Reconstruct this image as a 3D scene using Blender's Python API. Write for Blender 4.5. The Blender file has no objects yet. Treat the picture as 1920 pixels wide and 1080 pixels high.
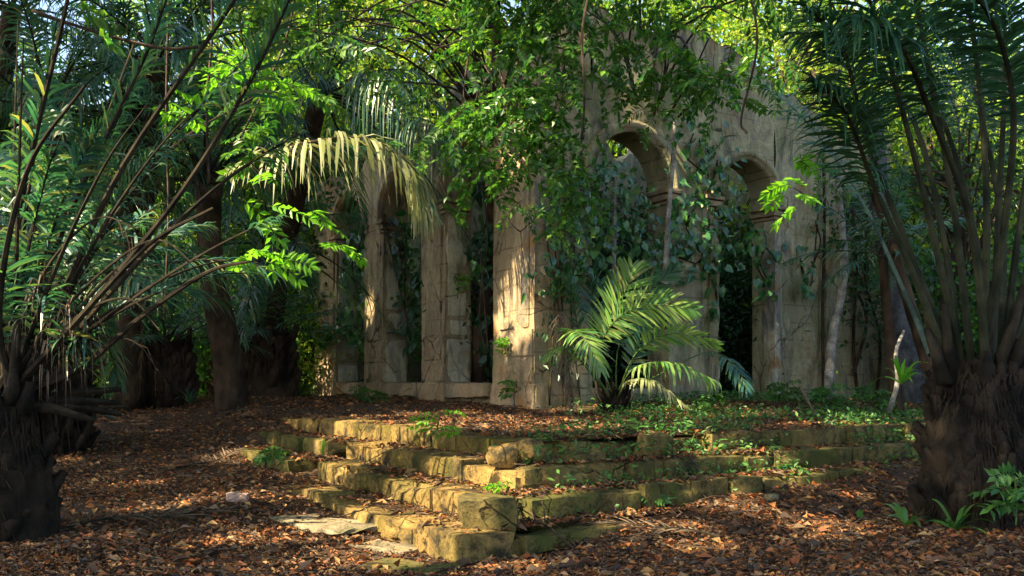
import bpy, math, random
import numpy as np
from mathutils import Vector
rng = np.random.default_rng(7); random.seed(7)
S = bpy.context.scene; COL = S.collection
F, CX, HY, CZ = 1679.0, 960.0, 715.0, 1.6

def P(px, py, d):
    """point seen at (px,py) of the 1920 wide photo, d metres away"""
    return np.array([(px-CX)/F*d, d, CZ+(HY-py)/F*d])
def nrm(v):
    v = np.asarray(v, float); return v/np.maximum(np.linalg.norm(v, axis=-1, keepdims=True), 1e-9)
def snoise(p, f=1.0, seed=0):
    p = np.asarray(p, float)*f; r = np.zeros(p.shape[:-1]); g = np.random.default_rng(seed+11)
    for k in range(6):
        d = nrm(g.normal(size=3))*g.uniform(.7, 2.6); r += np.sin(p@d+g.uniform(0, 6.28))
    return r/3.2
def sm(a, b, x):
    t = np.clip((np.asarray(x, float)-a)/(b-a), 0, 1); return t*t*(3-2*t)

# ------------------------------------------------------------------ mesh builder
class MB:
    def __init__(s): s.v = []; s.f4 = []; s.m4 = []; s.n = 0
    def quads(s, Q, m=0):
        Q = np.asarray(Q, float).reshape(-1, 4, 3); k = len(Q)
        s.v.append(Q.reshape(-1, 3)); s.f4.append(np.arange(4*k).reshape(-1, 4)+s.n); s.m4.append(np.full(k, m)); s.n += 4*k
    def grid(s, V, Fc, m=0):
        V = np.asarray(V, float).reshape(-1, 3); Fc = np.asarray(Fc).reshape(-1, 4)
        s.v.append(V); s.f4.append(Fc+s.n); s.m4.append(np.full(len(Fc), m)); s.n += len(V)
    def sheet(s, A, m=0):
        """A: (...,r,c,3) lattices"""
        A = np.asarray(A, float); r, c = A.shape[-3:-1]; A = A.reshape(-1, r, c, 3)
        i = np.arange(r*c).reshape(r, c)
        q = np.stack([i[:-1, :-1], i[:-1, 1:], i[1:, 1:], i[1:, :-1]], -1).reshape(-1, 4)
        off = np.arange(len(A))*r*c
        s.grid(A.reshape(-1, 3), (q[None]+off[:, None, None]).reshape(-1, 4), m)
    def tube(s, pts, rad, n=7, m=0, rough=0.0, cap=True):
        pts = np.asarray(pts, float); k = len(pts); rad = np.broadcast_to(np.asarray(rad, float), (k,))
        T = nrm(np.gradient(pts, axis=0)); up = np.array([.31, .21, .93])
        if abs(nrm(pts[-1]-pts[0])@up) > .9: up = np.array([.95, .2, .1])
        A = nrm(np.cross(T, up)); B = np.cross(T, A)
        th = np.linspace(0, 2*np.pi, n, endpoint=False)
        ring = pts[:, None]+(A[:, None]*np.cos(th)[None, :, None]+B[:, None]*np.sin(th)[None, :, None])*rad[:, None, None]
        if rough: ring += (ring-pts[:, None])*(snoise(ring, 6/max(rad.max(), .03)/6, int(rad[0]*1e4))*rough)[..., None]
        if cap: ring = np.concatenate([np.repeat(pts[:1, None], n, 1), ring, np.repeat(pts[-1:, None], n, 1)])
        A2 = np.concatenate([ring, ring[:, :1]], 1); s.sheet(A2, m)
    def build(s, name, mats, parent=None, smooth=False):
        me = bpy.data.meshes.new(name)
        V = np.concatenate(s.v); Q = np.concatenate(s.f4); M = np.concatenate(s.m4)
        if parent is not None: V = V-np.array(parent.location)
        me.vertices.add(len(V)); me.vertices.foreach_set('co', V.astype(np.float32).ravel())
        me.loops.add(Q.size); me.loops.foreach_set('vertex_index', Q.astype(np.int32).ravel())
        me.polygons.add(len(Q)); me.polygons.foreach_set('loop_start', (np.arange(len(Q))*4).astype(np.int32))
        me.polygons.foreach_set('loop_total', np.full(len(Q), 4, np.int32))
        me.polygons.foreach_set('material_index', M.astype(np.int32))
        me.polygons.foreach_set('use_smooth', np.full(len(Q), smooth, bool))
        for m in (mats if isinstance(mats, (list, tuple)) else [mats]): me.materials.append(m)
        me.update(calc_edges=True); me.validate()
        o = bpy.data.objects.new(name, me); COL.objects.link(o)
        if parent is not None: o.parent = parent
        return o
def thing(name, label, cat, loc, group=None):
    o = bpy.data.objects.new(name, None); COL.objects.link(o); o.location = [float(c) for c in loc]
    o.empty_display_size = .2
    return tag(o, label, cat, group)
def tag(o, label=None, cat=None, group=None, kind=None):
    if label: o['label'] = label
    if cat: o['category'] = cat
    if group: o['group'] = group
    if kind: o['kind'] = kind
    return o
def dup(o, loc, rz, sc, label=None, group=None):
    c = o.copy(); COL.objects.link(c); c.location = loc; c.rotation_euler = (0, 0, rz); c.scale = (sc,)*3
    if label: c['label'] = label
    if group: c['group'] = group
    for ch in o.children:
        k = ch.copy(); COL.objects.link(k); k.parent = c
    return c
def curve(ctrl, n=24):
    """smooth curve through the control points"""
    c = np.asarray(ctrl, float); c = np.concatenate([[2*c[0]-c[1]], c, [2*c[-1]-c[-2]]]); k = len(c)-3
    t = np.linspace(0, k-1e-6, n); i = t.astype(int); u = (t-i)[:, None]
    p0, p1, p2, p3 = c[i], c[i+1], c[i+2], c[i+3]
    return .5*(2*p1+(p2-p0)*u+(2*p0-5*p1+4*p2-p3)*u**2+(3*p1-p0-3*p2+p3)*u**3)

# ------------------------------------------------------------------ materials
class NT:
    def __init__(s, name):
        s.m = bpy.data.materials.new(name); s.m.use_nodes = True; s.t = s.m.node_tree; s.t.nodes.clear()
        s.out = s.n('ShaderNodeOutputMaterial'); s._co = None
    def n(s, ty, **k):
        o = s.t.nodes.new(ty)
        for a, b in k.items():
            if a in o.inputs: o.inputs[a].default_value = b
            else: setattr(o, a, b)
        return o
    def l(s, a, b): s.t.links.new(a, b)
    def co(s, scale=(1, 1, 1)):
        if s._co is None: s._co = s.n('ShaderNodeNewGeometry')
        m = s.n('ShaderNodeMapping'); m.inputs['Scale'].default_value = scale; s.l(s._co.outputs['Position'], m.inputs['Vector']); return m.outputs[0]
    def noise(s, f, det=6, rough=.6, scale=(1, 1, 1), dist=0):
        o = s.n('ShaderNodeTexNoise'); o.inputs['Scale'].default_value = f; o.inputs['Detail'].default_value = det
        o.inputs['Roughness'].default_value = rough; o.inputs['Distortion'].default_value = dist; s.l(s.co(scale), o.inputs['Vector']); return o.outputs[0]
    def ramp(s, fac, stops):
        r = s.n('ShaderNodeValToRGB'); e = r.color_ramp.elements
        while len(e) < len(stops): e.new(.5)
        for x, (p, c) in zip(e, stops): x.position = p; x.color = (*c, 1) if len(c) == 3 else c
        s.l(fac, r.inputs[0]); return r.outputs[0]
    def mask(s, fac, a, b): return s.ramp(fac, [(a, (0, 0, 0)), (b, (1, 1, 1))])
    def mix(s, fac, a, b, mode='MIX'):
        o = s.n('ShaderNodeMix'); o.data_type = 'RGBA'; o.blend_type = mode
        for k, x in ((0, fac), (6, a), (7, b)):
            if hasattr(x, 'is_linked') or hasattr(x, 'links'): s.l(x, o.inputs[k])
            elif k == 0: o.inputs[0].default_value = x
            else: o.inputs[k].default_value = (*x, 1)
        return o.outputs[2]
    def done(s, col, rough=.8, spec=.3, bump=None, bs=.3, bd=.05, trans=None, tf=.3):
        b = s.n('ShaderNodeBsdfPrincipled'); b.inputs['Roughness'].default_value = rough; b.inputs['Specular IOR Level'].default_value = spec
        if isinstance(col, tuple): b.inputs['Base Color'].default_value = (*col, 1)
        else: s.l(col, b.inputs['Base Color'])
        if bump is not None:
            u = s.n('ShaderNodeBump'); u.inputs['Strength'].default_value = bs; u.inputs['Distance'].default_value = bd
            s.l(bump, u.inputs['Height']); s.l(u.outputs[0], b.inputs['Normal'])
        o = b.outputs[0]
        if trans is not None:
            t = s.n('ShaderNodeBsdfTranslucent')
            if isinstance(trans, tuple): t.inputs[0].default_value = (*trans, 1)
            else: s.l(trans, t.inputs[0])
            x = s.n('ShaderNodeMixShader'); x.inputs[0].default_value = tf; s.l(o, x.inputs[1]); s.l(t.outputs[0], x.inputs[2]); o = x.outputs[0]
        s.l(o, s.out.inputs[0]); return s.m
    def island(s):
        if s._co is None: s._co = s.n('ShaderNodeNewGeometry')
        return s._co.outputs['Random Per Island']

def leaf_mat(name, stops, rough=.42, spec=.5, tf=.35, tg=(1.5, 1.7, .7)):
    t = NT(name); c = t.ramp(t.island(), stops)
    tc = t.mix(1.0, c, tg, 'MULTIPLY')
    return t.done(c, rough, spec, trans=tc, tf=tf)
G = lambda *a: [(i/(max(len(a)-1, 1)), c) for i, c in enumerate(a)]
M_palm = leaf_mat('palm leaflet', G((.016, .065, .052), (.025, .1, .078), (.035, .125, .08), (.055, .15, .07), (.09, .17, .06), (.03, .11, .095), (.05, .14, .11), (.26, .23, .07)), .36, .7)
M_palmdark = leaf_mat('dark palm leaflet', G((.012, .05, .032), (.02, .075, .042), (.04, .11, .045)), .4, .5, .3)
M_palmlit = leaf_mat('sunlit palm leaflet', G((.1, .16, .05), (.28, .29, .13), (.16, .2, .07), (.4, .39, .24), (.2, .24, .1), (.42, .38, .2)), .45, .4, .35, (1.2, 1.2, .8))  # leaf colour paled to carry sunlight on the lit fronds
M_young = leaf_mat('young palm leaflet', G((.045, .15, .05), (.08, .22, .055), (.15, .3, .06), (.25, .34, .09), (.06, .18, .07), (.3, .3, .12)), .36, .5)
M_dry = leaf_mat('dry leaflet', G((.08, .055, .032), (.14, .1, .065), (.2, .155, .11)), .7, .2, .25, (1.1, 1, .8))
M_leafmid = leaf_mat('canopy leaf', G((.016, .07, .02), (.035, .12, .03), (.06, .18, .03), (.05, .11, .02), (.13, .27, .03), (.08, .16, .05)), .35, .5, .45)
M_leafbright = leaf_mat('bright leaf', G((.08, .24, .02), (.14, .34, .03), (.2, .4, .04)), .4, .4, .5)
M_leafyel = leaf_mat('yellow green leaf', G((.06, .15, .02), (.12, .24, .025), (.22, .3, .03), (.3, .32, .04)), .45, .4, .45)
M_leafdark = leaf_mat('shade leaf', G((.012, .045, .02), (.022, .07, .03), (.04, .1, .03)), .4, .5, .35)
M_creep = leaf_mat('creeper leaf', G((.012, .055, .02), (.02, .09, .03), (.03, .125, .045), (.07, .17, .035), (.1, .23, .06), (.02, .09, .04), (.15, .19, .05)), .28, .6, .25, (1.2, 1.6, 1))
M_cover = leaf_mat('ground cover leaf', G((.02, .08, .025), (.05, .15, .03), (.1, .2, .04)), .45, .4, .35)
M_litter = leaf_mat('fallen leaf', G((.025, .015, .01), (.1, .05, .022), (.3, .12, .035), (.04, .024, .015), (.03, .02, .013), (.38, .22, .08), (.13, .095, .065), (.06, .032, .018), (.32, .1, .028), (.05, .03, .02), (.04, .024, .015), (.1, .07, .045)), .65, .25, .1, (1.1, .9, .6))
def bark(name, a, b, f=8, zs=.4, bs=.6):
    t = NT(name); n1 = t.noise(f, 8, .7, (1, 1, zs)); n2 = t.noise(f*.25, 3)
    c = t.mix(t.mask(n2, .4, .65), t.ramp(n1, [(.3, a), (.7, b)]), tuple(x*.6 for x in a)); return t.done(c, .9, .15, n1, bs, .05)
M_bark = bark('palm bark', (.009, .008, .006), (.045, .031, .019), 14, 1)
M_bark2 = bark('brown bark', (.025, .017, .011), (.1, .065, .04), 6)
M_twig = bark('twig bark', (.035, .025, .018), (.1, .07, .05), 20)
M_white = bark('pale bark', (.15, .14, .12), (.42, .39, .34), 16, 2.0, .5)
M_blue = bark('grey blue bark', (.045, .05, .055), (.13, .135, .135), 14, .3)
M_petiole = bark('petiole', (.02, .026, .014), (.065, .065, .035), 10, .3, .3)
M_petbrown = bark('brown petiole', (.013, .011, .007), (.05, .04, .024), 12, .3, .3)
M_petpale = bark('pale petiole', (.03, .055, .045), (.1, .15, .12), 10, .3, .2)
M_stem = bark('green stem', (.06, .12, .03), (.14, .2, .06), 20)

def stone(name, base, dark, moss, mossamt, streak=True, bs=.5, axis=None):
    t = NT(name)
    n1 = t.noise(1.1, 8, .65); n2 = t.noise(9, 9, .75); n3 = t.noise(1.5, 8, .72, (1, 1, .3), .8); n4 = t.noise(.5, 4, .6); n5 = t.noise(2.6, 6, .7)
    c = t.mix(t.mask(n1, .35, .7), base, tuple(x*f for x, f in zip(base, (.72, .66, .55))))
    c = t.mix(t.mask(n2, .45, .8), c, tuple(min(1, x*1.3) for x in base))
    if streak:
        c = t.mix(t.mask(n3, .46, .66), c, dark)
        c = t.mix(t.mask(t.noise(1.7, 7, .7, (1, 1, .28), .6), .53, .68), c, (.1, .11, .13))
        c = t.mix(t.mask(t.noise(1.4, 6, .65), .55, .7), c, (.3, .17, .07))
    else: c = t.mix(t.mask(n5, .46, .62), c, dark); c = t.mix(t.mask(t.noise(5, 8, .75), .56, .66), c, tuple(x*.6 for x in dark))
    c = t.mix(t.mask(t.noise(.9, 7, .7, (1, 1, .5)), .62-mossamt*.3, .82-mossamt*.3), c, moss)
    c = t.mix(t.mask(t.noise(22, 4, .6), .62, .72), c, tuple(x*.35 for x in base))
    vo = t.n('ShaderNodeTexVoronoi'); vo.feature = 'DISTANCE_TO_EDGE'; vo.inputs['Scale'].default_value = 1.05 if streak else 1.9
    wv = t.mix(.12, t.co((1, 1, .8)), t.n('ShaderNodeTexNoise').outputs[1]); nz = t.t.nodes[-1]
    for k_ in t.t.nodes:
        if k_.type == 'TEX_NOISE' and not k_.inputs['Vector'].is_linked: k_.inputs['Scale'].default_value = 3; k_.inputs['Detail'].default_value = 6; t.l(t.co(), k_.inputs['Vector'])
    t.l(wv, vo.inputs['Vector']); crack = t.ramp(vo.outputs['Distance'], [(.0, (1, 1, 1)), (.016, (0, 0, 0))])
    crack = t.mix(1.0, crack, t.mask(t.noise(.7, 4, .6), .47, .56), 'MULTIPLY'); c = t.mix(crack, c, tuple(x*.12 for x in base))
    peel = t.mask(t.noise(.75, 9, .68), .53, .545)
    if axis:                                                       # coursed masonry showing where the render has fallen
        dp = t.n('ShaderNodeVectorMath', operation='DOT_PRODUCT'); t.l(t.co(), dp.inputs[0]); dp.inputs[1].default_value = (*axis, 0)
        sx = t.n('ShaderNodeSeparateXYZ'); t.l(t.co(), sx.inputs[0]); cx = t.n('ShaderNodeCombineXYZ'); t.l(dp.outputs['Value'], cx.inputs[0]); t.l(sx.outputs[2], cx.inputs[1])
        wob = t.mix(.06, cx.outputs[0], nz.outputs[1]); br = t.n('ShaderNodeTexBrick'); t.l(wob, br.inputs['Vector']); br.inputs['Scale'].default_value = 1
        br.inputs['Brick Width'].default_value = .78; br.inputs['Row Height'].default_value = .42; br.inputs['Mortar Size'].default_value = .018; br.inputs['Mortar Smooth'].default_value = .3
        joint = t.mix(1.0, t.mask(br.outputs['Fac'], .2, .8), t.mix(peel, (.1, .1, .1), (.9, .9, .9)), 'MULTIPLY')
        c = t.mix(t.mix(1.0, peel, (.45, .45, .45), 'MULTIPLY'), c, t.mix(br.outputs['Color'], tuple(x*.55 for x in base), tuple(x*1.0 for x in base)))
        crack = t.mix(1.0, crack, joint, 'LIGHTEN'); c = t.mix(crack, c, tuple(x*.15 for x in base)); c = t.mix(t.mix(1.0, peel, (.55, .55, .55), 'MULTIPLY'), c, tuple(x*f for x, f in zip(base, (.62, .6, .58))))
    pit = t.mask(t.noise(34, 3, .5), .6, .7); c = t.mix(t.mix(1.0, pit, (.6, .6, .6), 'MULTIPLY'), c, dark)
    h = t.mix(.35, n2, t.noise(3.2, 8, .7)); h = t.mix(.25, h, t.mix(1.0, (1, 1, 1), peel, 'SUBTRACT')); h = t.mix(crack, h, (0, 0, 0)); h = t.mix(t.mix(1.0, pit, (.4, .4, .4), 'MULTIPLY'), h, (0, 0, 0)); return t.done(c, .92, .15, h, bs, .06)
M_wall = stone('weathered plaster', (.4, .32, .2), (.06, .055, .048), (.14, .15, .06), .25, axis=(-.5511, .8344))
M_wallgreen = stone('green stained plaster', (.43, .39, .24), (.07, .07, .052), (.12, .14, .05), .36, axis=(.8344, .5511))
M_jamb = stone('pale jamb stone', (.5, .46, .34), (.22, .2, .15), (.2, .22, .1), .35)
M_trim = stone('trim stone', (.4, .3, .19), (.12, .1, .07), (.13, .14, .05), .25)
M_step = stone('mossy step stone', (.27, .18, .06), (.035, .03, .018), (.075, .07, .014), .52, False, 1.)
M_stepg = stone('green step stone', (.19, .14, .05), (.03, .03, .016), (.06, .068, .016), .66, False, 1.)
M_slab = stone('paving slab', (.27, .22, .14), (.08, .07, .045), (.12, .12, .05), .35, False, .8)
M_pink = stone('pinkish rock', (.55, .38, .3), (.3, .2, .16), (.3, .25, .18), .1, False, .5)
def soil():
    t = NT('forest soil'); n = t.noise(14, 8, .75); n2 = t.noise(.8, 5, .6)
    c = t.mix(t.mask(n2, .35, .65), t.ramp(n, [(.25, (.02, .013, .009)), (.5, (.07, .04, .022)), (.75, (.15, .085, .04))]), t.ramp(n, [(.3, (.03, .022, .017)), (.7, (.1, .075, .055))]))
    return t.done(c, .95, .1, n, .8, .08)
M_soil = soil()

# ------------------------------------------------------------------ terrain
uL = np.array([-.5511, .8344]); uR = np.array([.8344, .5511])
WC = np.array([.47, 18.4])                                   # outer corner of the ruin
CK = [np.array(c) for c in ((-.42, 7.9), (-.18, 8.6), (.05, 9.3), (.28, 10.0))]
RISE = .235
def ground_z(x, y):
    p = np.stack([x, y, 0*x], -1)
    g = .97*sm(8.5, 21, y)+.06*snoise(p, .5, 3)+.025*snoise(p, 2.1, 5)
    a = (x-CK[1][0])*uL[0]+(y-CK[1][1])*uL[1]; b = (x-CK[1][0])*uR[0]+(y-CK[1][1])*uR[1]   # litter drifted against the right steps
    return g+.25*sm(24, 60, y)+.17*sm(-1.5, -.05, a)*sm(.2, 1.1, b)-.27*np.exp(-((x+4.5)**2/6+(y-14.3)**2/6))
def surf_z(x, y):
    z = ground_z(x, y)
    for k, c in enumerate(CK):
        a = (x-c[0])*uL[0]+(y-c[1])*uL[1]; b = (x-c[0])*uR[0]+(y-c[1])*uR[1]
        z = np.where((a > 0.1) & (b > .1) & (a < 10) & (b < 9.5), np.maximum(z, RISE*(k+1)-.02), z)
    return z
mb = MB()
def axis(lo, hi, a, b, fine, coarse):
    return np.unique(np.concatenate([np.arange(lo, a, coarse), np.arange(a, b, fine), np.arange(b, hi+.01, coarse)]))
gx = axis(-140, 140, -12, 12, .16, 4); gy = axis(-60, 160, 4, 26, .16, 4)
X, Y = np.meshgrid(gx, gy); Z = ground_z(X, Y)
mb.sheet(np.stack([X, Y, Z], -1))
tag(mb.build('ground', M_soil, smooth=True), kind='structure')

# ------------------------------------------------------------------ stone blocks and steps
def block(mb, org, ex, ey, L, W, H, r=.045, rough=.018, m=0, seed=0, cell=.09):
    """rough stone block: org is the middle of its base, ex along, ey across"""
    ex = np.append(ex, 0); ey = np.append(ey, 0); ez = np.array([0, 0, 1.])
    ex, ey = np.asarray(ex), np.asarray(ey)
    dims = np.array([L, W, H])/2
    for ax in range(3):
        a1, a2 = [(1, 2), (2, 0), (0, 1)][ax]
        n1 = max(3, int(dims[a1]*2/cell)+1); n2 = max(3, int(dims[a2]*2/cell)+1)
        for sg in (-1, 1):
            p = np.zeros((n1, n2, 3)); p[..., ax] = sg*dims[ax]
            g1, g2 = np.meshgrid(np.linspace(-dims[a1], dims[a1], n1), np.linspace(-dims[a2], dims[a2], n2), indexing='ij')
            p[..., a1] = g1; p[..., a2] = g2
            rr = min(r, dims.min()*.7); inner = np.clip(p, -(dims-rr), dims-rr)
            p = inner+rr*nrm(p-inner)
            w = p+np.array([seed*3.1, seed*1.7, seed*.9])
            dl = rough*snoise(w, 5, 1)+rough*.6*snoise(w, 13, 2)+rough*.35*snoise(w, 31, 3)
            edge = np.sum(np.abs(p) > dims-.12, -1) >= 2
            dl = dl-edge*np.maximum(0, snoise(w, 5, 9)-.15)*.1
            p = p+nrm(p/dims**1.0)*dl[..., None]
            q = np.asarray(org)+p[..., :1]*ex+p[..., 1:2]*ey+(p[..., 2:]+H/2)*ez
            if sg < 0: q = q[:, ::-1]
            mb.sheet(q, m)
def rot2(v, a): return np.array([v[0]*math.cos(a)-v[1]*math.sin(a), v[0]*math.sin(a)+v[1]*math.cos(a)])

steps = thing('stepped_platform', 'weathered mossy stone steps of the platform in front of the ruined arcade', 'steps', (.05, 9.3, 0))
def course(k, side, lens, start=0.0, W=.62, mat=M_step, drop=None, name='step', deep=.1):
    """a run of blocks from the corner of step k; each block a sub-part"""
    d = uL if side == 'L' else uR; inn = uR if side == 'L' else uL
    t = start; core = MB(); tot = sum(lens)
    mid = CK[k]+d*(start+tot/2)+inn*(W/2+.16)
    block(core, (*mid, -.15), d, inn, tot-.1, W-.1, RISE*(k+1)+.07, .03, .012, seed=k*5+len(lens))
    par = core.build(name, M_step if mat is M_step else M_stepg, steps, True)
    for i, Lb in enumerate(lens):
        if not (drop and i in drop):
            b = MB(); c = CK[k]+d*(t+Lb/2)+inn*(W/2+random.uniform(-.03, .035))
            a = random.uniform(-.035, .035); H = RISE+deep+random.uniform(-.05, .012)
            block(b, (*c, RISE*k-deep), rot2(d, a), rot2(inn, a), Lb-random.uniform(.015, .05), W, H, random.uniform(.012, .028), random.uniform(.011, .019), seed=k*31+i+(50 if side == 'L' else 0), cell=.06)
            o = b.build('stone_block', mat, None, True); o.parent = par; o.matrix_parent_inverse.identity(); o.location = -Vector(steps.location)
        t += Lb
course(0, 'L', [1.0, .75, 1.35, 1.1, 1.2], 0.0, .58)
course(1, 'L', [.8, 1.35, .7, 1.3], .5, .62)
course(2, 'L', [1.15, 1.95, .85, .5], 0, .62)
course(3, 'L', [.6, .9, .7, 1.5, 1.0, 1.6, .9, 1.3, .9], .35, .62)
course(1, 'L', [1.1, 1.0, 1.3, .9], 5.7, .62, M_stepg)
course(2, 'L', [1.2, 1.1, 1.2, 1.0], 5.2, .62, M_stepg)

course(1, 'R', [1.5, 1.35, .55, 1.3, .8, 1.5, 1.6], .42, .6, M_stepg, deep=.4)
course(2, 'R', [1.45, .6, 1.3, .5, 1.7, 1.5, 1.6], .1, .6, M_stepg)
course(3, 'R', [.5, .55, .7, .5, 1.3, 1.5, 1.4, 1.5, 1.2], .5, .6, M_stepg, drop=(1, 2, 3))
# infill of the platform behind the stones
core = MB()
c4 = CK[3]
for k in range(4):
    a0, b0 = .3, .3
    u = np.linspace(a0, 12, 60); v = np.linspace(b0, 10, 60); U, Vv = np.meshgrid(u, v)
    xy = CK[k]+U[..., None]*uL+Vv[..., None]*uR
    z = RISE*(k+1)-.045+.03*snoise(np.concatenate([xy, 0*xy[..., :1]], -1), 1.6, 4)
    core.sheet(np.concatenate([xy, z[..., None]], -1))
tag(core.build('platform_earth', M_soil, None, True), kind='structure')

def loose(name, label, cat, px, py, d, L, W, H, ang, mat, group=None, z=None, tilt=0, r=.05):
    p = P(px, py, d); b = MB(); z = float(surf_z(np.array(p[0]), np.array(p[1]))) if z is None else z
    block(b, (0, 0, -.04), rot2(np.array([1., 0]), ang), rot2(np.array([0, 1.]), ang), L, W, H+.04, r, .02, seed=int(px))
    o = b.build(name, mat, None, True); o.location = (p[0], p[1], z); o.rotation_euler = (tilt, tilt*.6, 0); return tag(o, label, cat, group)
loose('stone_block', 'square green mossy block standing turned outward at the bottom corner of the steps', 'stone block', 912, 960, 8.56, .56, .46, .3, .06, M_stepg, z=RISE-.03)
loose('paving_slab', 'flat pale paving slab lying in the leaves left of the steps', 'slab', 610, 975, 9.75, 1.35, .62, .05, -.72, M_slab)
loose('paving_slab', 'flat grey-green slab between the pale slab and the lowest step', 'slab', 725, 1012, 8.8, .8, .4, .05, -.6, M_slab)
loose('paving_slab', 'mossy green slab lying nearest the camera below the bottom step', 'slab', 770, 1058, 7.75, .85, .42, .05, -.45, M_stepg)
loose('kerb_stone', 'long low green stone half sunk in the litter right of the bottom corner', 'stone', 1065, 1003, 8.68, 1.2, .34, .14, .56, M_stepg, r=.04, z=.03)
loose('rock', 'small flat pinkish rock lying alone on the leafy path', 'rock', 446, 944, 10.9, .26, .17, .1, .2, M_pink, r=.09)
loose('rock', 'small yellowish rock in the leaves right of the steps', 'rock', 1448, 958, 10.3, .17, .14, .1, .6, M_slab, r=.08)
loose('rubble_stone', 'jagged ochre stone lying on the broken top corner of the steps', 'stone', 930, 845, 9.75, .42, .34, .26, .5, M_step, 'rubble on the top step', z=RISE*3, tilt=.25, r=.1)
loose('rubble_stone', 'pointed brown stone leaning beside the gap in the right top step', 'stone', 1000, 842, 10.0, .34, .3, .26, 1.0, M_step, 'rubble on the top step', z=RISE*3, tilt=-.4, r=.12)
loose('rubble_stone', 'flat greenish stone lying on the right hand tread below the gap', 'stone', 1090, 862, 10.2, .5, .3, .12, .4, M_stepg, 'rubble on the top step', z=RISE*3-.02, tilt=.1, r=.06)
loose('rubble_stone', 'dark upright block half sunk in weeds on the right top step', 'stone', 1225, 838, 10.9, .42, .3, .27, .55, M_stepg, 'rubble on the top step', z=RISE*3, tilt=.12, r=.07)

# ------------------------------------------------------------------ the ruin
PZ = RISE*4
SP = 6.0
ruin = thing('ruined_building', 'roofless stained stone ruin with round arches overgrown by creepers', 'ruin', (*WC, PZ))
def W3(d, inn, u, v, z):
    u, v, z = np.broadcast_arrays(np.asarray(u, float), np.asarray(v, float), np.asarray(z, float))
    xy = WC+u[..., None]*d+v[..., None]*inn; return np.concatenate([xy, z[..., None]], -1)
def wall(d, inn, length, opens, top, mat, seed, u0=0.0):
    """opens: (u0,u1,bottom) round arched openings. thickness .7"""
    TH = .7; mb = MB()
    edges = sorted([u0, length]+[e for o in opens for e in o[:2]])
    segs = []
    for a, b in zip(edges[:-1], edges[1:]):
        op = [o for o in opens if abs(o[0]-a) < 1e-6]
        segs.append((a, b, op[0] if op else None))
    for a, b, op in segs:
        n = max(3, int((b-a)/.11)); u = np.linspace(a, b, n+1)
        if op:
            r = (b-a)/2; lo = SP+np.sqrt(np.maximum(0, r*r-(u-(a+b)/2)**2))
            th = np.linspace(np.pi, 0, 25); u = (a+b)/2+r*np.cos(th); lo = SP+r*np.sin(th)
        else: lo = np.full(n+1, PZ-.3)
        hi = top(u); m = 26 if op else 70
        tt = np.linspace(0, 1, m)[:, None]; Zz = lo[None]+(hi-lo)[None]*tt; U = np.broadcast_to(u, Zz.shape)
        for v0, sg in ((0, -1), (TH, 1)):
            w = W3(d, inn, U, v0, Zz); dv = .018*snoise(w, 2.2, seed)+.01*snoise(w, 7, seed+1)+.03*np.maximum(0, snoise(w, 1.1, seed+2)-.5)
            Uj = U.copy()
            if not op:
                for e, s2 in ((0, 1), (-1, -1)):                      # chipped arrises
                    Uj[:, e] += s2*.06*np.maximum(0, snoise(w[:, e], 2.6, seed+7)-.35)
            A = W3(d, inn, Uj, v0+(-dv if v0 == 0 else dv), Zz)
            mb.sheet(A if v0 == 0 else A[:, ::-1])
        # top
        vv = np.linspace(0, TH, 5); mb.sheet(W3(d, inn, u[None], vv[:, None], hi[None]+.05*snoise(W3(d, inn, u[None], vv[:, None], hi[None]), 4, 8)))
        if op:
            mb.sheet(W3(d, inn, u[:, None], vv[None], lo[:, None]))                 # intrados
            if op[2] > PZ:
                z = np.linspace(PZ-.3, op[2], 6); uu = np.linspace(a, b, 20)
                for v0 in (.1, .6): mb.sheet(W3(d, inn, uu[None], v0, z[:, None]))
                mb.sheet(W3(d, inn, uu[None], np.linspace(.1, .6, 4)[:, None], op[2]))
        else:
            z = np.linspace(PZ-.3, SP, 50)
            for e in (a, b):
                lo_open = any(abs(o[0]-e) < 1e-6 or abs(o[1]-e) < 1e-6 for o in opens)
                zz = z if lo_open else np.linspace(PZ-.3, float(top(np.array([e]))[0]), 60)
                w = W3(d, inn, e, vv[None], zz[:, None]); s2 = 1 if e == a else -1
                mb.sheet(W3(d, inn, e+s2*.03*np.maximum(0, snoise(w, 2.5, seed+4)), vv[None], zz[:, None]))
    return mb
def topL(u): return 8.3+.25*np.sin(u*1.1+.6)-.06*u+.2*np.round(1.5*np.sin(u*2.3+1))*.6+.12*np.sin(u*7)
def topR(u): return 9.7+.15*np.sin(u*.8+2)+.12*np.round(2*np.sin(u*1.7))*.5-1.3*sm(5.2, 9.0, u)+.06*np.sin(u*8)+.08*np.sin(u*3.1)
oL = [(1.6, 3.76, 1.45), (5.0, 7.18, 1.45), (8.48, 10.5, 1.45)]
oR = [(1.5, 3.72, 1.45), (5.3, 7.3, .5)]
wl = wall(uL, uR, 12.3, oL, topL, M_wall, 20).build('arcade_wall', M_wall, ruin, True)
wr = wall(uR, uL, 12.2, oR, topR, M_wallgreen, 40, .72).build('arcade_wall', M_wallgreen, ruin, True)
def sub(mb, name, mat, par, smooth=True):
    o = mb.build(name, mat, ruin, smooth); o.parent = par; return o
def wbox(mb, d, inn, u0, u1, v0, v1, z0, z1, seed=0, r=.03, rough=.012):
    c = WC+d*(u0+u1)/2+inn*(v0+v1)/2; block(mb, (*c, z0), d, inn, u1-u0, v1-v0, z1-z0, r, rough, seed=seed)
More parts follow.
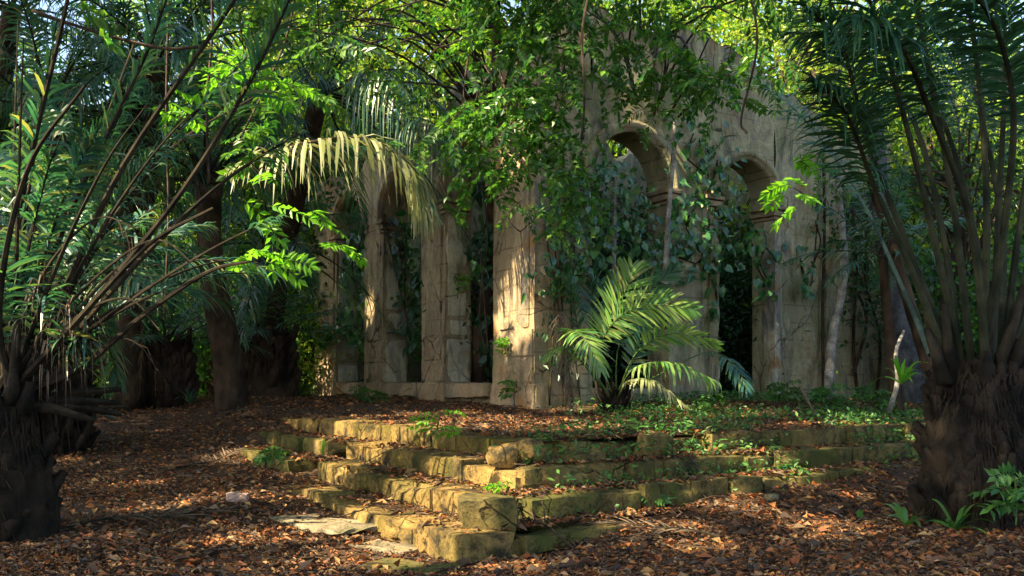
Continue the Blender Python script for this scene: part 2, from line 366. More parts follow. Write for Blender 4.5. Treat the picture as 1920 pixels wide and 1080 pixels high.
def impost(par, d, inn, ua, ub, vout=-.12):
    """stepped capital moulding round a pier head"""
    m = MB()
    for z0, z1, e in ((SP-.36, SP-.28, .05), (SP-.26, SP-.12, .09), (SP-.11, SP, .14)):
        wbox(m, d, inn, ua-e, ub+e, -e, .7+e*.3, z0, z1, int(ua*10), .025, .008)
    return sub(m, 'capital', M_trim, par)
def archring(par, d, inn, o, w=.24, mat=M_trim):
    a, b, _ = o; r = (b-a)/2; m = MB(); th = np.linspace(np.pi, 0, 30)
    prof = [(r-.003, .03), (r-.003, -.1), (r+.09, -.1), (r+.09, -.14), (r+w, -.14), (r+w+.02, -.08), (r+w+.02, .03)]
    A = np.stack([W3(d, inn, (a+b)/2+q*np.cos(th), v+.012*snoise(np.stack([q*np.cos(th)*3, th*2, th*0], -1), 3, 1), SP+q*np.sin(th)) for q, v in prof], 1)
    m.sheet(A); return sub(m, 'arch_moulding', mat, par)
for d, inn, ops, par, L, mt in ((uL, uR, oL, wl, 12.3, M_trim), (uR, uL, oR, wr, 12.2, M_wallgreen)):
    for o in ops:
        archring(par, d, inn, o, mat=mt)
    piers = [(0 if d is uL else .0, ops[0][0])]+[(ops[i][1], ops[i+1][0]) for i in range(len(ops)-1)]
    if d is uL: piers.append((ops[-1][1], L))
    else: piers.append((ops[-1][1], ops[-1][1]+.32))
    for i, (a, b) in enumerate(piers):
        m = MB()
        for ua, ub in ((a-.0, a+.3), (b-.3, b)):
            if (ua < .1): continue
            if d is uR and i == 2 and ub > ops[-1][1]+.33: continue
            im = MB()
            for z0, z1, e in ((SP-.36, SP-.28, .05), (SP-.26, SP-.12, .09), (SP-.11, SP, .14)):
                wbox(im, d, inn, ua-e, ub+e, -e, .7+e*.3, z0, z1, int(ua*10), .025, .008)
            sub(im, 'capital', mt if d is uL else M_trim, par)
        if d is uL:                                                     # rusticated foot of each pier
            for z0, z1 in ((1.6, 2.1), (2.13, 2.68)):
                fb = MB(); wbox(fb, d, inn, a+.03, b-.42 if i == 0 else b-.1, -.055, .1, z0, z1, i+int(z0*9), .02, .014); sub(fb, 'foot_block', M_trim, par)
            wbox(m, d, inn, a-.06, b+.06, -.09, .3, PZ-.2, 1.56, i+3, .03, .02); sub(m, 'pier_base', M_trim, par)
            ps = MB(); wbox(ps, d, inn, a+.17, b-.28, -.045, .1, 2.72, SP+.3 if i else SP+.1, i+8, .012, .012); sub(ps, 'pilaster', M_wall, par)
    for i, o in enumerate(ops):
        if o[2] > PZ+.1 and d is uL:
            m = MB(); wbox(m, d, inn, o[0]+.07, o[1]-.07, -.14, .55, 1.22, 1.56, i+30, .03, .018); sub(m, 'window_sill', M_trim, par)
# broken jamb stones on the camera facing reveals of the left arcade
for (uE, hs) in ((3.76, [(1.58, 2.62), (2.72, 3.1), (3.17, SP-.38)]), (7.18, [(1.58, 2.75), (2.9, 3.42), (3.55, SP-.38)]), (10.5, [(1.58, 2.1), (2.25, 3.6), (3.65, SP-.38)])):
    for i, (z0, z1) in enumerate(hs):
        m = MB(); wbox(m, uL, uR, uE-.05, uE+.1, .05+.06*(i == 1), .66-.05*i, z0, z1, int(uE*7)+i, .04, .03); sub(m, 'jamb_stone', M_jamb, wl)
m = MB(); wbox(m, uR, uL, 7.27, 7.5, -.06, .3, PZ-.1, SP-.38, 77, .02, .015); sub(m, 'pilaster', M_jamb, wr)
m = MB(); wbox(m, uR, uL, 4.98, 5.32, -.06, .3, PZ-.1, SP-.38, 78, .02, .015); sub(m, 'pilaster', M_wallgreen, wr)
m = MB(); wbox(m, uR, uL, 9.2, 9.5, -.1, .3, PZ-.1, 8.0, 79, .03, .02); sub(m, 'pilaster', M_wallgreen, wr)
# corner pier front on the right wall side, and back walls added to darken the arches
m = MB(); wbox(m, uR, uL, .0, .3, -.05, .2, PZ-.2, 1.56, 81, .03, .02); sub(m, 'pier_base', M_trim, wr)
bw = MB()
for (a, b, n) in ((WC+uL*12.3+uR*.4, WC+uL*12.3+uR*12, 40), (WC+uR*12.2+uL*.4, WC+uR*12.2+uL*12, 40), (WC+uL*5.2+uR*.75, WC+uL*5.2+uR*12.2, 44)):
    t = np.linspace(0, 1, n); xy = a+(b-a)*t[:, None]; hz = (7.6 if n == 40 else 8.9)+.4*np.sin(t*9)+.3*np.round(2*np.sin(t*23))
    zz = np.linspace(0, 1, 14)[:, None]; off = np.array([(b-a)[1], -(b-a)[0]])/np.linalg.norm(b-a)*.5
    for o_ in (0, 1): bw.sheet(np.concatenate([np.broadcast_to(xy+off*o_, (14, n, 2)), (PZ-.3+(hz-PZ+.3)*zz)[..., None]], -1))
    bw.sheet(np.stack([np.concatenate([xy+off*o_, hz[:, None]], -1) for o_ in (0, 1)]))
bw.build('added_rear_wall', M_wallgreen, ruin, True)

def wallpt(px, py, side='R', off=.06):
    d, nn = (uR, uL) if side == 'R' else (uL, uR)
    r = np.array([(px-CX)/F, 1.0]); t = ((WC-nn*off)@nn)/(r@nn); return P(px, py, t)

SUN = nrm(np.array([-.82, -.58, 1.05]))
lit = [(470, 940, 11.2, .55), (400, 950, 10.9, .5), (330, 968, 10.5, .4), (620, 965, 9.8, .6), (560, 920, 11, .5), (680, 900, 10, .6), (620, 880, 12, .5), (760, 900, 9.5, .6), (860, 900, 9, .5), (790, 845, 10.2, .7), (700, 830, 12.5, .6),
       (930, 890, 9.3, .4), (760, 800, 13, .8), (900, 800, 13, .8), (1050, 800, 13, .6), (650, 790, 14.5, .5), (830, 1010, 8.2, .4), (900, 950, 8.3, .25), (720, 985, 9, .4), (1000, 950, 8.8, .25),
       (620, 310, 13.6, .8), (530, 310, 14.4, .7), (710, 310, 13.2, .7), (770, 350, 12.9, .5), (460, 330, 15.2, .5), (860, 440, 21, .2), (520, 650, 27, .8), (300, 640, 28, 1.2), (200, 620, 26, 1), (440, 600, 26, .8), (350, 560, 28, 1.2), (100, 640, 24, 1), (160, 850, 12.5, .4), (640, 1060, 7.9, .25), (480, 1000, 9, .3), (560, 960, 10.2, .4), (250, 250, 14, .8), (120, 150, 12, .6), (350, 120, 12, .7), (560, 110, 15, .7), (650, 200, 17, .6), (150, 400, 11, .5), (300, 330, 12, .5), (60, 300, 11, .5), (220, 620, 14, .4),
       (1090, 640, 15.9, .5), (1180, 560, 17, .6), (1290, 570, 16.3, .4), (1320, 710, 16.3, .35), (1270, 740, 16, .3), (880, 210, 12.8, .7), (940, 270, 12.7, .6), (850, 130, 12.5, .5), (1000, 250, 12.4, .4), (480, 120, 10, .5), (510, 380, 11, .5), (500, 470, 11, .4), (640, 420, 11.3, .3),
       (1280, 830, 11.5, .35), (1430, 865, 11.2, .4), (1540, 790, 14, .5), (1380, 950, 10, .3), (1230, 1000, 9, .35), (1100, 930, 9.3, .2), (1330, 1030, 8.5, .3), (1550, 1000, 9.4, .3), (1430, 150, 13.2, .6), (1470, 350, 12, .3), (900, 200, 18.6, .7), (1230, 200, 19.5, .8), (680, 560, 25, .4), (760, 100, 14, .8), (640, 90, 16.5, .7), (950, 1060, 7.7, .25), (600, 1040, 8.2, .2)]
LC = np.array([P(a, b, c) for a, b, c, _ in lit]); LR = np.array([r for *_, r in lit])
def clear(q, pad=0., amin=.9):
    """True where nothing of the sun flecks would be blocked"""
    rel = np.asarray(q)[:, None]-LC[None]; al = rel@SUN; dist = np.linalg.norm(rel-al[..., None]*SUN, axis=-1)
    return ~((al > amin) & (dist < LR+pad)).any(1)
# ------------------------------------------------------------------ foliage generators
def leaves(mb, C, D, N, L, W, m=0, fold=.12):
    """rhombic leaves; C base points, D directions, N normals"""
    D = nrm(D); S_ = nrm(np.cross(D, N)); N = np.cross(S_, D); k = len(C)
    L = np.broadcast_to(np.asarray(L, float), (k,))[:, None]; W = np.broadcast_to(np.asarray(W, float), (k,))[:, None]
    q = np.stack([C, C+D*L*.45+S_*W/2+N*fold*W, C+D*L-N*fold*L*.8, C+D*L*.45-S_*W/2+N*fold*W], 1); mb.quads(q, m)
def heart(mb, C, D, N, L, m=0):
    D = nrm(D); S_ = nrm(np.cross(D, N)); N = np.cross(S_, D); L = L[:, None]
    p = lambda a, b, c=0: C+D*L*a+S_*L*b+N*L*c
    mb.quads(np.stack([p(0, 0), p(-.12, .28, .05), p(.25, .46, .06), p(.5, 0, -.02)], 1), m); mb.quads(np.stack([p(.5, 0, -.02), p(.25, .46, .06), p(.6, .33), p(1.02, 0, -.12)], 1), m)
    mb.quads(np.stack([p(0, 0), p(.5, 0, -.02), p(.25, -.46, .06), p(-.12, -.28, .05)], 1), m); mb.quads(np.stack([p(.5, 0, -.02), p(1.02, 0, -.12), p(.6, -.33), p(.25, -.46, .06)], 1), m)
def rdir(n): return nrm(rng.normal(size=(n, 3)))
def frond(mb, ctrl, L=.7, n=60, w=.04, start=.25, r0=.03, droop=.5, plume=.35, roll=0., ang=(1.15, .45), mp=0, ml=1, rtip=.15, gap=0.0, nseg=26, pad=None):
    c = curve(ctrl, nseg); k = len(c); s = np.linspace(0, 1, k); mb.tube(c, r0*(1-(1-rtip)*s**.8), 6, mp, cap=False)
    t = np.linspace(start, .995, n); t = np.repeat(t, 2)+rng.normal(0, .4/n, 2*n); t = np.clip(t, 0, .999)
    sg = np.tile([1., -1.], n); keep = rng.random(2*n) > gap; t, sg = t[keep], sg[keep]
    f = t*(k-1); i = np.minimum(f.astype(int), k-2); u = (f-i)[:, None]; q = c[i]*(1-u)+c[i+1]*u
    ok = clear(q, .38*L if pad is None else pad); t, sg = t[ok], sg[ok]; n2 = len(t)
    if n2 < 4: return
    f = t*(k-1); i = np.minimum(f.astype(int), k-2); u = (f-i)[:, None]; p0 = c[i]*(1-u)+c[i+1]*u
    T = nrm(np.gradient(c, axis=0)); T = nrm(T[i]*(1-u)+T[i+1]*u)
    up = np.array([0.02, -.05, 1.]); U = nrm(up-(T@up)[:, None]*T); Sd = np.cross(T, U)
    if roll: Sd, U = Sd*math.cos(roll)+U*math.sin(roll), U*math.cos(roll)-Sd*math.sin(roll)
    x = (t-start)/(1-start); prof = np.clip(.3+1.3*np.sqrt(np.clip(x, 0, 1))*1.0, 0, 1)*np.clip(1.08-x**3*.72, 0, 1)
    Ls = L*prof*rng.uniform(.82, 1.1, n2); a = ang[0]+(ang[1]-ang[0])*x+rng.normal(0, .07, n2); v = rng.normal(.12, plume, n2)
    D = np.cos(a)[:, None]*T+np.sin(a)[:, None]*(sg[:, None]*Sd*np.cos(v)[:, None]+U*np.sin(v)[:, None])
    wd = nrm(np.cross(D, U)+rdir(n2)*.35); wid = w*rng.uniform(.75, 1.2, n2)
    st = np.array([0, .3, .68, 1.]); ww = np.array([.45, 1, .75, .06]); dr = droop*rng.uniform(.6, 1.5, n2)
    A = []
    for j in range(4):
        l = (Ls*st[j])[:, None]; q = p0+D*l; q = q+np.array([0, 0, -1.])*(dr*Ls*st[j]**2)[:, None]
        q = q-D*(l*(dr*.35*st[j]**1.5)[:, None]); h = wd*(wid*ww[j]/2)[:, None]; A.append(np.stack([q-h, q+h], 1))
    mb.sheet(np.stack(A, 1), ml)
def bezier3(b, az, el, L, sag, n=5):
    h = np.array([math.cos(az), math.sin(az), 0]); t = np.linspace(0, 1, n)[:, None]
    return b+h*(L*math.cos(el)*t*(1-.12*t))+np.array([0, 0, 1.])*(L*math.sin(el)*t-sag*L*t**2.2)
def oil_trunk(root, base, top, r, mat=M_bark, boots=150, seed=0, blen=.26):
    g = np.random.default_rng(seed); mb = MB(); base = np.asarray(base, float); top = np.asarray(top, float)
    H = np.linalg.norm(top-base); ax = (top-base)/H; t = np.linspace(0, 1, 14)[:, None]
    c = base+(top-base)*t+np.array([.06, .03, 0])*np.sin(t*5+seed); mb.tube(c, r*(1.12-.3*t[:, 0]+.1*np.sin(t[:, 0]*3)), 18, 0, .12)
    for k in range(boots):
        z = (k+.5)/boots; th = k*2.39996; h = np.array([math.cos(th), math.sin(th), 0]); p = base+(top-base)*z+h*r*(.93-.2*z)
        L = blen*g.uniform(.35, 1.5); h = nrm(h+g.normal(0, .25, 3)*[1, 1, 0]); rb = g.uniform(.6, 1.15); e = p+h*L*.55+np.array([0, 0, 1.])*L*g.uniform(.45, 1.0); mid = (p+e)/2+h*L*.12
        mb.tube([p-np.array([0, 0, L*.3]), mid, e+g.normal(0, .03, 3)], [r*.24*rb, r*.17*rb, r*.1*rb], 4, 0)
    n = boots*9; z = g.random(n); th = g.random(n)*6.28; h = np.stack([np.cos(th), np.sin(th), 0*th], -1)   # hanging fibres
    p = base+(top-base)*z[:, None]+h*r*1.05; L = g.uniform(.08, .45, n)
    w = np.cross(h, [0, 0, 1.])*.012; dn = np.array([0, 0, -1.])*L[:, None]+h*.05+g.normal(0, .04, (n, 3)); mb.quads(np.stack([p-w, p+w, p+dn+w*.4, p+dn-w*.4], 1), 0)
    return mb.build('trunk', mat, root, True)
def trunk(root, pts, rad, mat, n=10, rough=.1, name='trunk', k=24):
    mb = MB(); c = curve(pts, k); mb.tube(c, np.interp(np.linspace(0, 1, k), np.linspace(0, 1, len(rad)), rad), n, 0, rough); return mb.build(name, mat, root, True)
def crown(root, b, n, L, mats, el=(1.35, -.2), sag=(.25, .55), ll=.7, pairs=55, w=.04, droop=.6, r0=.035, az0=0, seed=0, start=.18, gap=.04, azr=(0, 6.283), plume=.35, pad=None):
    global rng; old = rng; rng = np.random.default_rng(seed)
    for i in range(n):
        f = (i+.5)/n; az = az0+i*2.39996+rng.normal(0, .15); az = azr[0]+(az % 6.283)/6.283*(azr[1]-azr[0])
        e = el[0]+(el[1]-el[0])*f+rng.normal(0, .08); mb = MB(); Lf = L*rng.uniform(.8, 1.12)
        frond(mb, bezier3(np.asarray(b)+rng.normal(0, .05, 3), az, e, Lf, sag[0]+(sag[1]-sag[0])*rng.random()), ll, pairs, w, start, r0, droop, plume, rng.normal(0, .25), gap=gap, pad=pad)
        mb.build('frond', mats, root)
    rng = old
def pfrond(root, px, mats, **k):
    mb = MB(); frond(mb, [P(*q) if not isinstance(q, np.ndarray) else q for q in px], **k); return mb.build('frond', mats, root)
def twigs(mb, base, D, L, n, lw, ls, m=0, mt=1, sag=.3, r=.006, droop=.2):
    """pinnate twigs: thin stems with leaflet pairs"""
    for b, d, l in zip(base, nrm(D), np.broadcast_to(L, (len(base),))):
        t = np.linspace(0, 1, 5)[:, None]; c = b+d*l*t+np.array([0, 0, -1.])*sag*l*t**2; mb.tube(c, r*(1-.7*t[:, 0]), 4, mt, cap=False)
        tt = np.linspace(.12, 1, n)[:, None]; q = b+d*l*tt+np.array([0, 0, -1.])*sag*l*tt**2; T = nrm(np.gradient(q, axis=0))
        U = nrm(np.array([0, 0, 1.])+rng.normal(0, .5, 3)); Sd = nrm(np.cross(T, U))
        for sg in (1, -1): leaves(mb, q, T*.55+Sd*sg+rng.normal(0, .18, q.shape)-np.array([0, 0, droop]), U+rng.normal(0, .25, q.shape), ls*rng.uniform(.75, 1.15, n), lw*rng.uniform(.8, 1.15, n), m)
        leaves(mb, q[-1:], T[-1:], U[None], ls, lw, m)

# ------------------------------------------------------------------ palms
A = thing('oil_palm', 'dark oil palm at the left edge with long brown stalks sweeping up to the right', 'palm', (-5.15, 9, ground_z(np.array(-5.15), np.array(9.))))
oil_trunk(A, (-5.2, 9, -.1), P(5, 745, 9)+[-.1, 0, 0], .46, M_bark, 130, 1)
Bp = (25, 745, 9.0); ma = [M_petbrown, M_palm]
for pts in ([(130, 620, 8.9), (330, 375, 8.6), (470, 150, 8.2), (560, -40, 7.8)], [(90, 620, 9), (220, 330, 8.8), (420, 30, 8.4), (520, -120, 8)],
            [(130, 640, 9), (270, 480, 9), (420, 340, 9.2), (560, 250, 9.4)], [(60, 600, 9), (130, 400, 9.2), (270, 110, 9.2), (330, -60, 9)],
            [(20, 600, 9), (40, 380, 8.8), (120, 30, 8.4), (150, -120, 8)], [(150, 690, 8.9), (270, 590, 8.8), (390, 510, 8.7), (470, 490, 8.6)],
            [(110, 580, 9), (210, 420, 9.2), (350, 230, 9.6), (480, 90, 10)], [(-10, 600, 9), (-40, 380, 9), (-60, 100, 8.6), (-50, -100, 8)],
            [(40, 650, 9.3), (90, 480, 9.8), (180, 270, 10.4), (260, 60, 11)], [(110, 640, 8.6), (200, 540, 8.3), (290, 450, 8), (400, 390, 7.8)],
            [(0, 640, 8.7), (10, 480, 8.2), (60, 300, 7.7), (160, 160, 7.2)], [(70, 640, 9.4), (170, 470, 10), (320, 280, 10.8), (480, 180, 11.4)]):
    j = rng.normal(0, 12, 2); pfrond(A, [(Bp[0]+j[0], Bp[1]+j[1], 9)]+pts, ma, L=.55, n=84, w=.034, start=.24, r0=.048, droop=.3, plume=.5, rtip=.25, gap=.1, pad=0.)
crown(A, P(15, 735, 9.2), 22, 4.8, ma, (1.45, .6), (.1, .4), seed=61, ll=.55, pairs=95, droop=.45, w=.032, r0=.032, start=.13, azr=(-1.2, 2.2), plume=.55, pad=-.15)
for pts in ([(60, 680, 8.9), (150, 590, 8.7), (240, 560, 8.5), (300, 620, 8.4)], [(70, 640, 8.8), (180, 520, 8.6), (290, 450, 8.5), (370, 500, 8.4)], [(30, 640, 8.8), (90, 500, 8.5), (180, 410, 8.2), (260, 430, 8.1)], [(60, 700, 9), (160, 640, 9), (250, 640, 9), (300, 700, 9)]):
    pfrond(A, [(15, 745, 9)]+pts, [M_petbrown, M_dry], L=.45, n=60, w=.014, start=.25, r0=.03, droop=1.1, plume=.7, gap=.25, pad=-.2)
for k in range(9):      # dead stalk ends round the crown
    th = rng.uniform(-.4, 2.0); p = P(*Bp)+np.array([0, 0, -.1]); e = p+np.array([math.cos(th)*.9, rng.uniform(-.5, .5), math.sin(th)*.9]); mb = MB(); mb.tube([p, (p+e)/2+[0, 0, .05], e], [.07, .055, .03], 6); mb.build('stalk', M_petbrown, A, True)

R = thing('oil_palm', 'dark oil palm at the right edge with a thick shaggy trunk and upright stalks', 'palm', (4.97, 9.8, ground_z(np.array(4.97), np.array(9.8))))
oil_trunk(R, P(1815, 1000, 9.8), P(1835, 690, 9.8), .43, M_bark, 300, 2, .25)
mr = [M_petiole, M_palmdark]
for b, pts, kw in (((1795, 700, 9.8), [(1705, 470, 9.5), (1625, 260, 9), (1580, 90, 8.4), (1510, 10, 7.8)], {}),
     ((1745, 665, 10), [(1690, 535, 10.8), (1610, 365, 11.8), (1500, 215, 12.8), (1385, 125, 13.4)], dict(m=[M_petpale, M_palm], start=.5, pad=0., r0=.034)),
     ((1805, 690, 9.8), [(1745, 420, 9.4), (1690, 200, 8.8), (1630, 0, 8.2), (1540, -120, 7.6)], {}),
     ((1822, 690, 9.7), [(1790, 400, 9.4), (1745, 150, 9), (1700, -60, 8.4), (1620, -200, 7.8)], {}),
     ((1842, 690, 9.7), [(1850, 400, 9.5), (1835, 150, 9.2), (1800, -60, 8.7), (1720, -240, 8)], {}),
     ((1860, 690, 9.8), [(1872, 400, 9.8), (1885, 100, 9.6), (1870, -150, 9)], {}),
     ((1880, 690, 9.8), [(1915, 400, 9.8), (1965, 100, 9.6), (2050, -150, 9)], {}),
     ((1885, 700, 9.8), [(1985, 430, 9.8), (2150, 180, 9.6), (2330, 60, 9)], {}),
     ((1785, 700, 9.7), [(1715, 520, 9.3), (1640, 350, 8.8), (1590, 220, 8.3), (1530, 150, 7.8)], {}),
     ((1800, 690, 10), [(1770, 450, 10.4), (1710, 220, 10.8), (1600, 80, 11.2), (1480, 60, 11.6)], {}),
     ((1850, 690, 10), [(1830, 450, 10.6), (1770, 230, 11.2), (1690, 90, 11.7), (1560, 20, 12.2)], {}),
     ((1870, 690, 10), [(1880, 450, 10.6), (1840, 220, 11), (1780, 60, 11.4), (1660, -20, 12)], {}),
     ((1840, 690, 9.6), [(1880, 450, 9), (1900, 200, 8.4), (1850, 20, 7.8), (1740, -60, 7.2)], {}),
     ((1890, 690, 9.9), [(1930, 470, 10.3), (1940, 250, 10.8), (1880, 100, 11.2), (1760, 30, 11.6)], {}),
     ((1850, 690, 9.5), [(1820, 420, 8.8), (1740, 200, 8.0), (1680, 70, 7.3), (1600, 30, 6.7)], {})):
    kw = dict(kw); mm = kw.pop('m', mr); k = dict(L=.72, n=96, w=.031, start=.48, r0=.05, droop=.45, plume=.45, rtip=.2, gap=.1); k.update(kw)
    pfrond(R, [b]+pts, mm, **k)
for k in range(14):
    x = rng.uniform(1760, 1900); p = P(x, 720, 9.8+rng.uniform(-.3, .2)); e = p+np.array([(x-1830)/300+rng.normal(0, .08), rng.uniform(-.35, .2), rng.uniform(.4, 1.1)]); mb = MB(); mb.tube([p, (p+e)/2, e], [.075, .06, .035], 6); mb.build('stalk', M_petbrown, R, True)

def gz(x, y): return float(ground_z(np.array(float(x)), np.array(float(y))))
# palm behind the left one
p = P(112, 0, 15); B2 = thing('oil_palm', 'squat shaggy palm in deep shade just behind the left edge palm', 'palm', (p[0], 15, gz(p[0], 15)))
oil_trunk(B2, (p[0], 15, gz(p[0], 15)-.1), P(118, 560, 15), .42, M_bark, 110, 3, .3)
crown(B2, P(118, 560, 15), 20, 4.2, [M_petbrown, M_palm], (1.3, .1), seed=31, ll=.75, pairs=46, droop=.45)
# tall leaning trunk left of the ruin with the sunlit frond
E = thing('palm_tree', 'tall palm with a bare brown leaning trunk and one brightly sunlit drooping frond', 'palm', (*P(435, 0, 19)[:2], gz(P(435, 0, 19)[0], 19)))
trunk(E, [P(437, 775, 19), P(428, 680, 19), P(405, 560, 18.6), P(392, 440, 18.1), P(392, 345, 17.6)], [.36, .31, .27, .25, .25], M_bark2, 14, .08)
me = [M_petbrown, M_palm]
crown(E, P(392, 345, 17.6), 18, 4.0, me, (1.25, .25), seed=5, ll=.75, pairs=55, droop=.5, gap=.08)
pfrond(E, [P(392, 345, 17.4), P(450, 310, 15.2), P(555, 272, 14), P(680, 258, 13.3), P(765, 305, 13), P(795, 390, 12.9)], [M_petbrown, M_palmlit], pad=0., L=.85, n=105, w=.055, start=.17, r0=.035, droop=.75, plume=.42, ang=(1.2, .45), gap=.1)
# trunk with a dry hanging frond
C_ = thing('palm_tree', 'palm with a pale dry frond hanging down along its straight trunk', 'palm', (*P(240, 0, 20)[:2], gz(P(240, 0, 20)[0], 20)))
trunk(C_, [P(242, 775, 20), P(243, 600, 20), P(246, 440, 20), P(250, 280, 20), P(252, 190, 20)], [.34, .28, .25, .25, .25], M_bark2, 14, .08)
crown(C_, P(252, 190, 20), 22, 4.3, me, (1.3, -.5), seed=8, ll=.8, pairs=50, droop=.5)
pfrond(C_, [P(252, 200, 19.9), P(270, 300, 19.3), P(272, 500, 19.2), P(262, 740, 19.3)], [M_dry, M_dry], L=.42, n=90, w=.03, start=.25, r0=.03, droop=.2, plume=.3, ang=(.6, .4))
# more palms filling the upper left
for (px, py, d, n, L, sd, bx, bd, lab) in ((600, 175, 21, 22, 4.6, 11, 500, 23.6, 'palm with a blue-green crown directly left of the ruin, leaves hanging before its wall'),
                              (90, 215, 18, 20, 4.4, 12, 60, 20, 'palm with a dark drooping crown at the far left behind the brown stalks'),
                              (300, 110, 19, 18, 4.2, 13, 240, 21.5, 'palm whose crown fills the top left with hanging blue leaves'),
                              (500, 455, 24, 18, 3.6, 14, 505, 24.3, 'low palm with teal drooping fronds behind the leaning trunk'),
                              (20, 20, 22, 18, 4.6, 15, -40, 23, 'tall palm in the upper left corner with its crown against the bright sky')):
    q = P(px, py, d); bq = P(bx, 0, bd)[0]; o = thing('palm_tree', lab, 'palm', (bq, bd, gz(bq, bd)), None)
    trunk(o, [(bq, bd, gz(bq, bd)-.1), (bq*.75+q[0]*.25, bd*.75+d*.25, .8+q[2]*.4), q], [.3, .25, .22], M_bark2, 12, .08)
    crown(o, q, n, L, me, (1.25, -.45), seed=sd, ll=.8, pairs=52, droop=.55, gap=.05)
# the teal curtain of leaflets in front of the ruin's left end belongs to the palm at 600
pal = [o for o in bpy.data.objects if o.get('label', '').startswith('palm with a blue-green')][0]
pfrond(pal, [P(600, 175, 21), P(660, 150, 19), P(720, 135, 17.6), P(775, 190, 16.8)], me, L=1.1, n=70, w=.035, start=.2, r0=.03, droop=1.1, plume=.15, ang=(1.3, .8))
pfrond(pal, [P(600, 175, 21), P(700, 215, 19), P(800, 225, 17.8), P(860, 275, 17.4)], me, L=.9, n=60, w=.035, start=.3, r0=.03, droop=1.1, plume=.15, ang=(1.3, .8))
pfrond(pal, [P(600, 175, 21), P(560, 120, 18), P(650, 85, 16.5), P(740, 110, 16)], [M_petpale, M_palm], L=.8, n=60, w=.035, start=.3, r0=.03, droop=.3, plume=.2)
# stemless palms
for (px, d, h, r, sd, lab) in ((308, 21, 1.5, .55, 21, 'stemless palm with a dark bristling base left of the leaning trunk'), (492, 23, 1.6, .75, 22, 'stout dark palm stump with fronds bristling out, right of the leaning trunk')):
    q = P(px, 0, d); z = gz(q[0], d); o = thing('oil_palm', lab, 'palm', (q[0], d, z)); oil_trunk(o, (q[0], d, z-.1), (q[0], d, z+h), r, M_bark2, 100, sd, .4)
    crown(o, (q[0], d, z+h), 24, 2.9, [M_petiole, M_palm], (1.45, .1), (.05, .3), seed=sd, ll=.5, pairs=40, droop=.3, w=.032, r0=.022)
q = P(1655, 480, 17.5); o = thing('young_palm', 'small teal feather palm fanning out before the right end of the ruin', 'palm', (q[0], 17.5, gz(q[0], 17.5)))
trunk(o, [(q[0]+.3, 17.5, gz(q[0], 17.5)-.1), (q[0]+.2, 17.5, 1.8), q], [.12, .1, .09], M_bark2); crown(o, q, 13, 2.0, [M_petiole, M_palm], (1.3, -.1), (.2, .4), seed=77, ll=.5, pairs=34, droop=.4, w=.035, r0=.02)
# young palm in front of the right arcade
q = P(1150, 768, 18); Y_ = thing('young_palm', 'bright green young feather palm growing at the foot of the ruin beside the corner pier', 'palm', (q[0], 18, PZ))
oil_trunk(Y_, (q[0], 18, PZ-.1), (q[0], 18, PZ+.5), .22, M_bark, 40, 4, .3)
my = [M_stem, M_young]; md = [M_stem, M_palm]
ky = dict(w=.05, pad=0., r0=.02, droop=.15, plume=.1)
for pts, mm, kw in (([(1150, 745, 18), (1125, 660, 17.6), (1160, 595, 17), (1225, 572, 16.6), (1300, 580, 16.3)], my, dict(L=.62, n=44, roll=1.2, start=.35)),
     ([(1145, 745, 18), (1110, 680, 17.7), (1140, 600, 17.4), (1175, 540, 17.2), (1185, 500, 17.1)], my, dict(L=.75, n=42, roll=1.2, start=.35)),
     ([(1155, 745, 18), (1160, 650, 17.9), (1205, 560, 17.7), (1265, 505, 17.5)], md, dict(L=.6, n=40, roll=1.2, start=.35)),
     ([(1145, 745, 17.8), (1085, 660, 17), (1075, 620, 16.5), (1100, 640, 15.9), (1125, 690, 15.6)], [M_stem, M_young], dict(L=.6, n=34, start=.4, droop=.3)),
     ([(1155, 745, 18), (1195, 660, 17.3), (1265, 625, 16.8), (1345, 645, 16.4)], my, dict(L=.5, n=36, roll=.8, start=.35)),
     ([(1140, 745, 18), (1100, 690, 17.5), (1060, 650, 17.1), (1020, 670, 16.9)], my, dict(L=.42, n=30, start=.35, droop=.4)),
     ([(1155, 745, 18), (1190, 690, 17.3), (1265, 680, 16.7), (1345, 715, 16.3)], my, dict(L=.5, n=32, start=.3, droop=.7)),
     ([(1155, 750, 18), (1180, 715, 17), (1225, 715, 16.4), (1285, 760, 16)], [M_stem, M_palmlit], dict(L=.36, n=28, start=.25, droop=.6)),
     ([(1150, 750, 18), (1180, 690, 17.9), (1200, 640, 17.8), (1225, 600, 17.7)], md, dict(L=.5, n=26, start=.3, roll=1.2)),
     ([(1140, 745, 18), (1090, 640, 18), (1075, 560, 18), (1060, 500, 18)], [M_petiole, M_palmdark], dict(L=.5, n=28, start=.3, roll=-.6)),
     ([(1145, 750, 18), (1120, 640, 18.2), (1110, 560, 18.3), (1120, 490, 18.3)], [M_petiole, M_palmdark], dict(L=.6, n=28, start=.3)),
     ([(1150, 750, 18), (1240, 700, 18.1), (1330, 660, 18.2), (1380, 690, 17.6), (1400, 730, 17.3)], md, dict(L=.42, n=28, start=.5, droop=.5)),
     ([(1140, 745, 17.8), (1075, 610, 17.4), (1052, 590, 17.2), (1062, 680, 17.1), (1072, 775, 17)], [M_dry, M_dry], dict(L=.42, n=60, start=.42, droop=.9, w=.016, plume=.8, r0=.012))):
    k = dict(ky); k.update(kw); pfrond(Y_, pts, mm, **k)

